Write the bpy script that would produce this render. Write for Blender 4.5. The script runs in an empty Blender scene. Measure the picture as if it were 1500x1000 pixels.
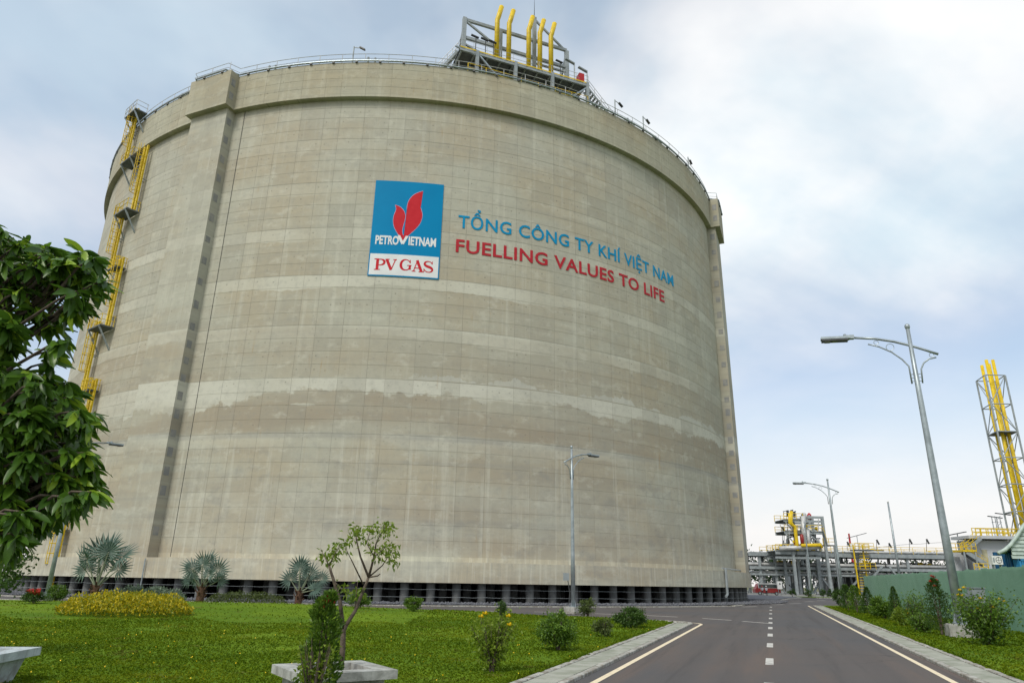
import bpy, bmesh, math, random
import numpy as np
from mathutils import Vector, Matrix
random.seed(11); RNG = np.random.default_rng(5)
S = bpy.context.scene; COL = S.collection
R = math.radians
# ------------------------------------------------------------------ camera
F_PX, TILT, ROLL, EYE = 1015.53, 0.3336, 0.01734, 1.7
cam = bpy.data.cameras.new('camera'); co = bpy.data.objects.new('camera', cam); COL.objects.link(co)
cam.sensor_width = 36; cam.lens = F_PX / 1500 * 36; cam.clip_start = .1; cam.clip_end = 6000
fw = Vector((0, math.cos(TILT), math.sin(TILT))); up0 = Vector((0, -math.sin(TILT), math.cos(TILT))); rt0 = Vector((1, 0, 0))
rt = rt0 * math.cos(ROLL) + up0 * math.sin(ROLL); up = up0 * math.cos(ROLL) - rt0 * math.sin(ROLL)
co.matrix_world = Matrix(((rt.x, up.x, -fw.x, 0), (rt.y, up.y, -fw.y, 0), (rt.z, up.z, -fw.z, EYE), (0, 0, 0, 1)))
S.camera = co
S.render.resolution_x, S.render.resolution_y = 1024, 682
# ------------------------------------------------------------------ node helper
class X:
    def __init__(s, nt, sock): s.nt, s.s = nt, sock
    def _m(s, op, *o, clamp=False):
        n = s.nt.nodes.new('ShaderNodeMath'); n.operation = op; n.use_clamp = clamp
        for i, v in enumerate((s,) + o):
            if isinstance(v, X): s.nt.links.new(v.s, n.inputs[i])
            else: n.inputs[i].default_value = v
        return X(s.nt, n.outputs[0])
    def __add__(s, o): return s._m('ADD', o)
    def __radd__(s, o): return s._m('ADD', o)
    def __sub__(s, o): return s._m('SUBTRACT', o)
    def __rsub__(s, o): return (s * -1) + o
    def __mul__(s, o): return s._m('MULTIPLY', o)
    __rmul__ = __mul__
    def __truediv__(s, o): return s._m('DIVIDE', o)
    def step(s, a, b):                                   # smooth 0..1 from a to b
        n = s.nt.nodes.new('ShaderNodeMapRange'); n.interpolation_type = 'SMOOTHSTEP'
        s.nt.links.new(s.s, n.inputs[0]); n.inputs[1].default_value = a; n.inputs[2].default_value = b
        return X(s.nt, n.outputs[0])
    def floor(s): return s._m('FLOOR')
    def fract(s): return s._m('FRACT')
    def abs(s): return s._m('ABSOLUTE')
    def min(s, o): return s._m('MINIMUM', o)
    def max(s, o): return s._m('MAXIMUM', o)
    def clamp(s): return s._m('ADD', 0.0, clamp=True)
def comb(nt, a, b, c=0.0):
    n = nt.nodes.new('ShaderNodeCombineXYZ')
    for i, v in enumerate((a, b, c)):
        if isinstance(v, X): nt.links.new(v.s, n.inputs[i])
        else: n.inputs[i].default_value = v
    return n.outputs[0]
def noise(nt, vec, scale, detail=3, rough=.55, dist=0.):
    n = nt.nodes.new('ShaderNodeTexNoise'); n.inputs['Scale'].default_value = scale; n.inputs['Detail'].default_value = detail
    n.inputs['Roughness'].default_value = rough; n.inputs['Distortion'].default_value = dist
    if vec is not None: nt.links.new(vec, n.inputs['Vector'])
    return X(nt, n.outputs[0])
def white(nt, vec):
    n = nt.nodes.new('ShaderNodeTexWhiteNoise'); n.noise_dimensions = '3D'; nt.links.new(vec, n.inputs['Vector']); return X(nt, n.outputs['Value'])
def mix(nt, f, a, b):
    n = nt.nodes.new('ShaderNodeMix'); n.data_type = 'RGBA'
    if isinstance(f, X): nt.links.new(f.s, n.inputs[0])
    else: n.inputs[0].default_value = f
    for i, v in ((6, a), (7, b)):
        if isinstance(v, tuple): n.inputs[i].default_value = (*v[:3], 1)
        else: nt.links.new(v, n.inputs[i])
    return n.outputs[2]
# ------------------------------------------------------------------ world
W = bpy.data.worlds.new('World'); S.world = W; W.use_nodes = True; nt = W.node_tree; nt.nodes.clear()
SUN_AZ, SUN_EL = R(211), R(50)                          # compass angle seen from above, clockwise from +Y (behind the camera, left)
out = nt.nodes.new('ShaderNodeOutputWorld')
sky = nt.nodes.new('ShaderNodeTexSky'); sky.sky_type = 'NISHITA'; sky.sun_disc = False; sky.sun_elevation = SUN_EL; sky.sun_rotation = SUN_AZ
sky.air_density = 1.1; sky.dust_density = 1.5
b1 = nt.nodes.new('ShaderNodeBackground'); nt.links.new(sky.outputs[0], b1.inputs[0]); b1.inputs[1].default_value = .12
tc = nt.nodes.new('ShaderNodeTexCoord'); sp = nt.nodes.new('ShaderNodeSeparateXYZ'); nt.links.new(tc.outputs['Generated'], sp.inputs[0])
dx, dy, dz = (X(nt, o) for o in sp.outputs)
den = dz.max(0.0) + .32
pl = comb(nt, dx / den, dy / den, 11.8)
c1 = noise(nt, pl, 1.05, 6, .52, .35); c2 = noise(nt, pl, 2.6, 5, .55, .2); c3 = noise(nt, pl, .55, 2, .5)
cov = (c1 * .7 + c3 * .8).step(.58, .86)
shade = (c2 * .7 + c1 * .35).step(.38, .66)
ccol = mix(nt, shade, (.53, .63, .685), (.775, .775, .765))
low = mix(nt, dz.step(.48, .04) * .8, ccol, (.69, .655, .645))
b2 = nt.nodes.new('ShaderNodeBackground'); nt.links.new(low, b2.inputs[0]); b2.inputs[1].default_value = 1.05
ms = nt.nodes.new('ShaderNodeMixShader'); nt.links.new(((cov * .66 + .30).max(dz.step(.42, .02) * .92)).s, ms.inputs[0]); nt.links.new(b1.outputs[0], ms.inputs[1]); nt.links.new(b2.outputs[0], ms.inputs[2])
nt.links.new(ms.outputs[0], out.inputs[0])
sl = bpy.data.lights.new('sun', 'SUN'); sl.energy = 1.8; sl.angle = R(18); sl.color = (1, .95, .86)
so = bpy.data.objects.new('sun', sl); COL.objects.link(so)
sd = Vector((math.sin(SUN_AZ) * math.cos(SUN_EL), math.cos(SUN_AZ) * math.cos(SUN_EL), math.sin(SUN_EL)))
so.rotation_euler = sd.to_track_quat('Z', 'Y').to_euler(); so.location = (0, -20, 60)
vs = S.view_settings; vs.view_transform = 'Standard'; vs.look = 'None'; vs.exposure = 0.45; vs.gamma = 1
# ------------------------------------------------------------------ geometry helpers
CX, CY = -14.05, 100.98
UD = Vector((.338, .941, 0)); ND = Vector((.941, -.338, 0))        # along the access road / to its right
def RP(u, n, z=0.): return UD * u + ND * n + Vector((0, 0, z))
def ray(px, py):
    x, y = px - 750, 500 - py; c, s = math.cos(ROLL), math.sin(ROLL); x, y = (c * x - s * y) / F_PX, (s * x + c * y) / F_PX
    return Vector((x, math.cos(TILT) - y * math.sin(TILT), math.sin(TILT) + y * math.cos(TILT)))
def at(px, py, Y): d = ray(px, py); return d * (Y / d.y) + Vector((0, 0, EYE))
def gp(px, py, z=0.): d = ray(px, py); return d * ((z - EYE) / d.z) + Vector((0, 0, EYE))
def TP(th, r, z): a = R(th); return Vector((CX + r * math.cos(a), CY + r * math.sin(a), z))
class MB:
    def __init__(s): s.v, s.f = [], []
    def add(s, vs, fs): o = len(s.v); s.v += [tuple(v) for v in vs]; s.f += [tuple(i + o for i in f) for f in fs]; return s
    def frame(s, c, ax, ay, az):
        c = Vector(c); vs = [c + ax * i + ay * j + az * k for i in (-1, 1) for j in (-1, 1) for k in (-1, 1)]
        return s.add(vs, [(0, 1, 3, 2), (4, 6, 7, 5), (0, 4, 5, 1), (2, 3, 7, 6), (0, 2, 6, 4), (1, 5, 7, 3)])
    def box(s, c, size, rz=0., M3=None):
        q = Matrix.Rotation(rz, 3, 'Z') if M3 is None else M3
        return s.frame(c, q @ Vector((size[0] / 2, 0, 0)), q @ Vector((0, size[1] / 2, 0)), q @ Vector((0, 0, size[2] / 2)))
    def bar(s, p, q, w, h=None, upv=None):
        p, q = Vector(p), Vector(q); d = q - p; L = d.length
        if L < 1e-6: return s
        d /= L; u = Vector(upv) if upv else (Vector((0, 0, 1)) if abs(d.z) < .9 else Vector((0, 1, 0)))
        a = d.cross(u).normalized(); b = a.cross(d)
        return s.frame((p + q) / 2, d * (L / 2), a * (w / 2), b * ((h or w) / 2))
    def tube(s, pts, r, n=8, r2=None, cap=True, close=False):
        pts = [Vector(p) for p in pts]; m = len(pts); rs = r if isinstance(r, (list, tuple)) else [r + ((r2 if r2 is not None else r) - r) * i / max(1, m - 1) for i in range(m)]
        vs, fs = [], []; a = None
        for i, p in enumerate(pts):
            if close: d = pts[(i + 1) % m] - pts[i - 1]
            else: d = pts[min(i + 1, m - 1)] - pts[max(i - 1, 0)]
            d.normalize()
            if a is None: a = d.orthogonal().normalized()
            else: a = (a - d * a.dot(d)).normalized()
            b = d.cross(a)
            for k in range(n): t = 2 * math.pi * k / n; vs.append(p + (a * math.cos(t) + b * math.sin(t)) * rs[i])
        for i in range(m if close else m - 1):
            for k in range(n): i2 = (i + 1) % m; fs.append((i * n + k, i * n + (k + 1) % n, i2 * n + (k + 1) % n, i2 * n + k))
        if cap and not close: fs.append(tuple(range(n))[::-1]); fs.append(tuple((m - 1) * n + k for k in range(n)))
        return s.add(vs, fs)
    def lathe(s, prof, n=16, c=(0, 0, 0)):
        c = Vector(c); vs = [c + Vector((r * math.cos(2 * math.pi * k / n), r * math.sin(2 * math.pi * k / n), z)) for r, z in prof for k in range(n)]
        m = len(prof); fs = [(i * n + k, i * n + (k + 1) % n, (i + 1) * n + (k + 1) % n, (i + 1) * n + k) for i in range(m - 1) for k in range(n)]
        fs += [tuple(range(n))[::-1], tuple((m - 1) * n + k for k in range(n))]
        return s.add(vs, fs)
    def prism(s, poly, z0, z1):
        n = len(poly); vs = [(p[0], p[1], z0) for p in poly] + [(p[0], p[1], z1) for p in poly]
        return s.add(vs, [tuple(range(n))[::-1], tuple(range(n, 2 * n))] + [(i, (i + 1) % n, n + (i + 1) % n, n + i) for i in range(n)])
    def ext(s, poly3, d):                                 # planar 3D polygon pushed along d
        n = len(poly3); d = Vector(d); vs = [Vector(p) for p in poly3] + [Vector(p) + d for p in poly3]
        return s.add(vs, [tuple(range(n)), tuple(range(n, 2 * n))[::-1]] + [(i, n + i, n + (i + 1) % n, (i + 1) % n) for i in range(n)])
    def mesh(s, name, off=(0, 0, 0), smooth=False):
        me = bpy.data.meshes.new(name); o = Vector(off)
        me.from_pydata([tuple(Vector(v) - o) for v in s.v], [], s.f)
        bm = bmesh.new(); bm.from_mesh(me); bmesh.ops.recalc_face_normals(bm, faces=bm.faces); bm.to_mesh(me); bm.free()
        if smooth: me.shade_smooth()
        return me
    def build(s, name, mat, parent=None, smooth=False, world=True):
        return obj(name, s.mesh(name, base(parent) if world else (0, 0, 0), smooth), mat, parent)
def base(p):
    o = Vector((0, 0, 0))
    while p is not None: o += p.location; p = p.parent
    return o
def obj(name, me, mat, parent=None):
    o = bpy.data.objects.new(name, me); COL.objects.link(o)
    if mat is not None and me is not None and not me.materials: me.materials.append(mat)
    o.parent = parent; return o
def tag(o, label=None, cat=None, group=None, kind=None):
    for k, v in (('label', label), ('category', cat), ('group', group), ('kind', kind)):
        if v: o[k] = v
    return o
def thing(name, label, cat, loc=(0, 0, 0), rz=0., group=None):
    o = bpy.data.objects.new(name, None); COL.objects.link(o); o.location = loc; o.rotation_euler.z = rz; o.empty_display_size = .3
    return tag(o, label, cat, group)
def copy_tree(o, parent=None):
    c = o.copy(); COL.objects.link(c); c.parent = parent
    for ch in [k for k in bpy.data.objects if k.parent == o]: copy_tree(ch, c)
    return c
def npmesh(name, V, Fc):
    V = np.asarray(V, np.float32); Fc = np.asarray(Fc, np.int32); me = bpy.data.meshes.new(name); k = Fc.shape[1]
    me.vertices.add(len(V)); me.vertices.foreach_set('co', V.ravel()); me.loops.add(Fc.size); me.loops.foreach_set('vertex_index', Fc.ravel())
    me.polygons.add(len(Fc)); me.polygons.foreach_set('loop_start', np.arange(0, Fc.size, k, dtype=np.int32)); me.update(calc_edges=True); return me
# ------------------------------------------------------------------ materials
def newmat(name):
    m = bpy.data.materials.new(name); m.use_nodes = True; nt = m.node_tree; nt.nodes.clear()
    o = nt.nodes.new('ShaderNodeOutputMaterial'); p = nt.nodes.new('ShaderNodeBsdfPrincipled'); nt.links.new(p.outputs[0], o.inputs[0]); return m, nt, p, o
def pos(nt): return nt.nodes.new('ShaderNodeNewGeometry').outputs['Position']
def bump(nt, p, h, strength=.3, dist=.02):
    b = nt.nodes.new('ShaderNodeBump'); b.inputs['Strength'].default_value = strength; b.inputs['Distance'].default_value = dist
    nt.links.new(h.s, b.inputs['Height']); nt.links.new(b.outputs[0], p.inputs['Normal'])
def mat(name, c, rough=.6, metal=0., c2=None, scale=2., lo=.35, hi=.7, bmp=0., bs=20., spec=.35, detail=4):
    m, nt, p, o = newmat(name); P = pos(nt); c2 = c2 or tuple(x * .72 for x in c)
    f = noise(nt, P, scale, detail).step(lo, hi); nt.links.new(mix(nt, f, c, c2), p.inputs['Base Color'])
    p.inputs['Roughness'].default_value = rough; p.inputs['Metallic'].default_value = metal; p.inputs['Specular IOR Level'].default_value = spec
    if bmp: bump(nt, p, noise(nt, P, bs, 3), bmp, .02)
    return m
def leafmat(name, c, c2, rough=.45, trans=.35, c3=None, patch=None):
    m, nt, p, o = newmat(name); g = nt.nodes.new('ShaderNodeNewGeometry'); ri = X(nt, g.outputs['Random Per Island'])
    col = mix(nt, ri, c, c2)
    if c3: col = mix(nt, ri.fract().step(.86, .9), col, c3)
    if patch: P_ = pos(nt); col = mix(nt, noise(nt, P_, .28, 4, .6).step(.45, .7) * .75, col, patch[0]); col = mix(nt, noise(nt, P_, .9, 4, .65).step(.55, .74) * .7, col, patch[1]); col = mix(nt, noise(nt, P_, .5, 3, .6).step(.62, .72) * .6, col, patch[2])
    oi = nt.nodes.new('ShaderNodeObjectInfo'); col = mix(nt, X(nt, oi.outputs['Random']) * .35, col, c2)
    nt.links.new(col, p.inputs['Base Color']); p.inputs['Roughness'].default_value = rough; p.inputs['Specular IOR Level'].default_value = .4
    t = nt.nodes.new('ShaderNodeBsdfTranslucent'); nt.links.new(col, t.inputs[0]); ms = nt.nodes.new('ShaderNodeMixShader'); ms.inputs[0].default_value = trans
    nt.links.new(p.outputs[0], ms.inputs[1]); nt.links.new(t.outputs[0], ms.inputs[2]); nt.links.new(ms.outputs[0], o.inputs[0]); return m
LIFT0, LIFT = 3.5, 4.8; MODULE = 360 / 43; TH0 = -96.2          # formwork grid of the tank wall
def concrete(name, tank=True, tint=(1, 1, 1)):
    m, nt, p, o = newmat(name); P = pos(nt); sep = nt.nodes.new('ShaderNodeSeparateXYZ'); nt.links.new(P, sep.inputs[0])
    x, y, z = (X(nt, k) for k in sep.outputs)
    th = (y - CY)._m('ARCTAN2', x - CX); s = th * 44.0
    def tv(a, b, c=0.): return comb(nt, s * a, z * b, c)
    T = lambda c: tuple(a * b for a, b in zip(c, tint))
    grey, tan, pale, brown, dark = T((.415, .405, .325)), T((.40, .355, .258)), T((.535, .52, .425)), T((.335, .288, .212)), T((.255, .25, .22))
    col = mix(nt, noise(nt, tv(.11, .16), 1, 4).step(.40, .66), grey, tan)
    lowf = z.step(34, 12)                                              # rain-washed lower half is browner
    col = mix(nt, (noise(nt, tv(.05, .5, 4.), 1, 4).step(.42, .62)) * (lowf * .5 + .12), col, brown)
    # vertical runs and horizontal pour lines
    st = noise(nt, tv(1.6, .05, 2.), 1, 5, .65)
    lw = z.step(15, 11); col = mix(nt, st.step(.50, .72) * (lw * .25 + .5), col, pale); col = mix(nt, noise(nt, tv(.9, .07, 22.), 1, 5, .7).step(.5, .7) * (lw * .45 + .1), col, tan); col = mix(nt, noise(nt, tv(.35, .45, 27.), 1, 5, .65).step(.52, .70) * (lw * .4 + .14), col, dark); col = mix(nt, noise(nt, tv(2.3, .035, 9.), 1, 5, .6).step(.56, .78) * .5, col, tan)
    col = mix(nt, noise(nt, tv(.03, 1.7, 5.), 1, 4, .6).step(.53, .72) * .28, col, dark)
    lz = (z - LIFT0) / LIFT; li = lz.floor(); lf = lz.fract()
    # pale laitance band just under each lift joint, ragged edge, strongest around mid height
    edge = noise(nt, tv(.10, .0, 1.), 1, 5, .6) * 1.3 + noise(nt, tv(1.1, .6), 1, 3) * .18
    band = (lf + (edge - .75) * .42).step(.742, .775) * (noise(nt, comb(nt, s * .05, li * 3.1, 2.), 1, 2).step(.36, .58))
    midz = z.step(11.5, 14) * (1.0 - z.step(26, 40))
    col = mix(nt, band * (midz * .8 + .16), col, pale)
    # the big washed-out patches below the joint at z = 17.9
    lft = (-72. - s).step(0., 12.)
    e2 = noise(nt, tv(.075, .0, 7.), 1, 6, .62) * 7.5 + noise(nt, tv(.5, .8, 3.), 1, 5, .7) * 2.2 + lft * 1.6
    p2 = (z - 16.75 + e2 - 4.85).step(-.05, .22) * (17.92 - z).step(.0, .06) * z.step(13.2, 13.3)
    wet = (1.0 - p2) * z.step(13.1, 13.4) * (17.92 - z).step(.0, .06)
    brk = noise(nt, tv(.07, .35, 51.), 1, 4, .6).step(.34, .58); col = mix(nt, wet * (brk * .55 + .2), col, T((.315, .266, .195))); col = mix(nt, p2 * (brk * .6 + .4), col, T((.535, .52, .435)))
    isl = noise(nt, comb(nt, s * .16, z * 1.1, 31.), 1, 5, .6).step(.60, .63) * z.step(14.2, 14.9) * (1.0 - z.step(15.6, 16.4)) * (-62. - s).step(0., 6.)
    col = mix(nt, isl * .8, col, T((.50, .485, .395)))
    e3 = noise(nt, tv(.09, .0, 17.), 1, 6, .62) * 6.0 + noise(nt, tv(.8, .9, 5.), 1, 5, .7) * 1.6
    p3 = (22.2 - z - e3).step(.0, .12) * (z - 17.95).step(.0, .05) * (s + 66.).step(0., 4.)
    col = mix(nt, (1.0 - p3) * (z - 17.95).step(.0, .05) * (22.65 - z).step(.0, .4) * .28, col, brown); col = mix(nt, p3 * .7, col, T((.51, .505, .44)))
    p4 = (z - 12.6).step(0, .25) * (13.35 - z).step(0, .25) * noise(nt, tv(.2, .3, 8.), 1, 4).step(.3, .55)
    col = mix(nt, p4 * .45, col, T((.25, .245, .225)))
    if not tank: col = mix(nt, noise(nt, tv(5., .12, 3.), 1, 4, .7).step(.48, .68) * .4, col, dark); col = mix(nt, noise(nt, tv(3., .1, 13.), 1, 4, .7).step(.55, .7) * .5, col, pale)
    if tank:
        pan = (th * (180 / math.pi) - TH0) / MODULE; pf = pan.fract() * MODULE
        def line(v, w): return 1.0 - v.abs().step(w * .45, w)
        wob = (noise(nt, tv(.3, .3, 6.), 1, 2) - .5) * .06
        vj = line(pf + wob, .055).max(line(pf - 2.06 + wob, .045)).max(line(pf - 5.215 + wob, .06)).max(line(pf - MODULE + wob, .055))
        rz = (z - LIFT0 + wob * .6) / 1.2; rf = (rz.fract() - .5).abs(); hj = rf.step(.475, .492) * .75; sj = ((lf - .5).abs()).step(.484, .493)
        fade = noise(nt, tv(.16, .16, 3.), 1, 3).step(.30, .6) * (z.step(12, 32) * .75 + .25)
        jm = (vj.max(hj * .7).max(sj)) * fade * .36
        col = mix(nt, jm, col, T((.255, .248, .21)))
        # formwork tie holes
        cell = white(nt, comb(nt, (pf / 1.05).floor() + pan.floor() * 9., rz.floor(), 3.)); cel2 = white(nt, comb(nt, (pf / 1.05).floor() + pan.floor() * 9., rz.floor(), 8.))
        hx = ((pf / 1.05).fract() - .5) * 1.05 * .768 + (cel2 - .5) * .3; hz = ((rz * 1.0).fract() - .5) * 1.2 - .18 + (cell - .75) * .6
        hole = (1.0 - (hx * hx + hz * hz)._m('SQRT').step(.03, .10)) * cell.step(.52, .6) * (cel2 * .8 + .2)
        col = mix(nt, hole * .62 * (z.step(8, 22) * .6 + .4), col, T((.12, .118, .10)))
        ci = pan.floor() * 3. + pf._m('GREATER_THAN', 2.06) + pf._m('GREATER_THAN', 5.215); pc = white(nt, comb(nt, ci, rz.floor(), 1.)); pd = white(nt, comb(nt, ci, (rz / 2.).floor(), 5.)); col = mix(nt, (pd - .5).clamp() * .75, col, T((.30, .285, .23)))
        col = mix(nt, (pc - .35).clamp() * .22, col, T((.44, .43, .345)))
        run = noise(nt, tv(1.1, .12, 12.), 1, 4, .6).step(.63, .75) * noise(nt, tv(.15, .25, 6.), 1, 2).step(.5, .62)
        col = mix(nt, run * .55, col, T((.36, .23, .10)))
    col = mix(nt, noise(nt, tv(1.4, 1.4, 2.), 1, 6, .75).step(.45, .72) * .36, col, dark); col = mix(nt, noise(nt, tv(.6, 5., 2.), 1, 5, .75).step(.56, .74) * .3, col, dark); col = mix(nt, noise(nt, tv(.5, .8, 41.), 1, 6, .7).step(.52, .68) * .42, col, pale)
    nt.links.new(col, p.inputs['Base Color']); p.inputs['Roughness'].default_value = .9; p.inputs['Specular IOR Level'].default_value = .15
    bump(nt, p, noise(nt, P, 3., 6, .7), .2, .02); return m
M = {}
M['tank'] = concrete('tank concrete', True, (.985, 1.0, 1.03)); M['conc2'] = concrete('ring concrete', True, (.93, .93, .90)); M['slab'] = concrete('slab concrete', False, (1.10, 1.12, 1.13))
M['joint'] = mat('joint mortar', (.29, .28, .235), .95); M['anchor'] = mat('anchor grout', (.23, .235, .235), .9, c2=(.31, .305, .28), scale=1.5)
M['pile'] = mat('pile concrete', (.14, .145, .142), .9, c2=(.08, .085, .085), scale=1.2, bmp=.3)
M['dark'] = mat('under slab dark', (.035, .033, .03), .95)  # near black, for the soil bed and the added stand-in ring under the slab
M['asphalt'] = None
M['galv'] = mat('galvanised steel', (.36, .41, .43), .42, .55, c2=(.26, .30, .315), scale=3)
M['steel'] = mat('grey painted steel', (.30, .335, .345), .5, .1, c2=(.22, .25, .26), scale=1.5)
M['pale'] = mat('pale pipe lagging', (.50, .51, .50), .45, .2, c2=(.36, .37, .37), scale=1.)
M['grate'] = mat('dark grating', (.13, .145, .15), .7)
M['yellow'] = mat('yellow safety paint', (.68, .49, .012), .45, c2=(.52, .36, .01), scale=2.5)
M['red'] = mat('red enamel', (.42, .02, .02), .35); M['white'] = mat('white enamel', (.72, .73, .72), .45, c2=(.60, .61, .60), scale=1.5)
M['lampdark'] = mat('lamp housing', (.055, .06, .06), .45); M['lens'] = mat('lamp lens', (.16, .15, .13), .2, spec=.6)
M['blue'] = mat('logo blue', (.0, .205, .42), .5, c2=(.0, .19, .395), scale=.3); M['txtblue'] = mat('letter blue', (.005, .245, .46), .5, c2=(.005, .22, .42), scale=1)
M['txtred'] = mat('letter red', (.42, .03, .042), .5, c2=(.37, .026, .036), scale=1); M['logored'] = mat('logo red', (.50, .024, .034), .5, c2=(.47, .02, .03))
for k_ in ('blue', 'txtblue', 'txtred', 'logored'): M[k_].node_tree.nodes['Principled BSDF'].inputs['Specular IOR Level'].default_value = .08
M['vanred'] = mat('dull red van paint', (.25, .022, .02), .4)
M['lilac'] = mat('flame outline', (.45, .38, .58), .5); M['logowhite'] = mat('logo white', (.66, .68, .68), .5, c2=(.60, .62, .62), scale=.6)
M['kerb'] = mat('kerb concrete', (.44, .44, .40), .9, c2=(.30, .30, .265), scale=1.3, bmp=.3)
M['tile'] = mat('paving slab', (.34, .345, .295), .9, c2=(.22, .235, .18), scale=1.8, bmp=.4)
M['line'] = mat('cream road paint', (.70, .60, .42), .7, c2=(.50, .42, .30), scale=5, lo=.5, hi=.75)
M['lineW'] = mat('white road paint', (.50, .49, .45), .7, c2=(.30, .29, .27), scale=4, lo=.45, hi=.75)
M['plinth'] = mat('plinth concrete', (.40, .40, .37), .9, c2=(.28, .28, .255), scale=4, bmp=.3)
M['planter'] = mat('planter render', (.40, .41, .385), .85, c2=(.24, .245, .225), scale=5, bmp=.4); M['planterB'] = mat('bluish planter render', (.46, .52, .53), .85, c2=(.33, .37, .38), scale=4, bmp=.3)
for k_, zt_ in (('planter', .5), ('planterB', .5), ('plinth', .5), ('kerb', .1)):
    n_t = M[k_].node_tree; p_ = n_t.nodes['Principled BSDF']; src = p_.inputs['Base Color'].links[0].from_socket; P_s = pos(n_t); sp_ = n_t.nodes.new('ShaderNodeSeparateXYZ'); n_t.links.new(P_s, sp_.inputs[0]); xx, yy, zz_ = (X(n_t, o_) for o_ in sp_.outputs)
    drip = noise(n_t, comb(n_t, xx * 9., yy * 9., zz_ * .8), 1, 5, .7).step(.48, .66) * .5; splash = noise(n_t, P_s, 7, 4).step(.42, .6) * zz_.step(.42, .05) * .55
    cc = mix(n_t, drip, src, (.15, .15, .13)); cc = mix(n_t, splash, cc, (.12, .085, .05)); n_t.links.new(cc, p_.inputs['Base Color'])
M['soil'] = mat('red soil', (.13, .06, .04), .95, c2=(.075, .04, .028), scale=6, bmp=.6)
M['fence'] = mat('green fence sheet', (.145, .27, .195), .45, c2=(.12, .235, .165), scale=.7); M['bluec'] = mat('blue container paint', (.02, .12, .27), .5, c2=(.014, .08, .18)); M['bluel'] = mat('light blue container paint', (.03, .22, .45), .5)
M['sheet'] = mat('pale green sheet', (.42, .50, .45), .45, c2=(.30, .37, .34), scale=2); M['wallg'] = mat('grey rendered wall', (.46, .48, .50), .8, c2=(.40, .42, .44), scale=.5)
M['cream'] = mat('cream door', (.46, .44, .30), .6); M['glass'] = mat('dark glass', (.03, .04, .04), .1, spec=.7)
M['bark'] = mat('bark', (.12, .095, .07), .9, c2=(.05, .04, .03), scale=14, bmp=.6); M['palmbark'] = mat('palm trunk', (.10, .055, .03), .95, c2=(.04, .022, .014), scale=12, bmp=.8)
M['petiole'] = mat('pale petiole', (.19, .225, .14), .6)
M['mango'] = leafmat('mango leaf', (.115, .235, .018), (.026, .075, .010), .36, .34, (.26, .40, .03))
M['leaf'] = leafmat('shrub leaf', (.16, .27, .022), (.05, .115, .014)); M['leafd'] = leafmat('dark shrub leaf', (.085, .165, .022), (.03, .07, .012))
M['leafy'] = leafmat('young yellow green leaf', (.26, .34, .03), (.12, .20, .018), .5, .45); M['gold'] = leafmat('golden foliage', (.80, .60, .014), (.15, .21, .012), .5, .4)
M['silver'] = leafmat('silver foliage', (.26, .33, .24), (.13, .19, .12), .6, .25); M['palm'] = leafmat('silver palm leaf', (.165, .245, .195), (.065, .11, .085), .5, .2)
M['reedy'] = leafmat('olive hedge leaf', (.13, .175, .04), (.06, .09, .02), .5, .3); M['fary'] = leafmat('far tree leaf', (.035, .07, .02), (.015, .035, .012), .6, .2)
M['yflower'] = mat('yellow petals', (.80, .56, .01), .5); M['rflower'] = mat('red young leaves', (.45, .035, .025), .5)
M['grass'] = leafmat('ground cover leaf', (.145, .208, .006), (.055, .105, .004), .8, .35, None, ((.19, .225, .008), (.04, .075, .004), (.13, .095, .028))); M['grass'].node_tree.nodes['Principled BSDF'].inputs['Specular IOR Level'].default_value = .1
def lawnmat():
    m, nt, p, o = newmat('lawn soil and grass'); P = pos(nt)
    a = noise(nt, P, .22, 4).step(.35, .68); c = mix(nt, a, (.128, .205, .010), (.075, .145, .008))
    c = mix(nt, noise(nt, P, 5., 5, .7).step(.45, .7) * .7, c, (.06, .11, .008)); c = mix(nt, noise(nt, P, 1.1, 3).step(.60, .74) * .6, c, (.11, .07, .025))
    nt.links.new(c, p.inputs['Base Color']); p.inputs['Roughness'].default_value = .95; p.inputs['Specular IOR Level'].default_value = .1; bump(nt, p, noise(nt, P, 22, 3), .8, .05); return m
M['lawn'] = lawnmat()
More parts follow.
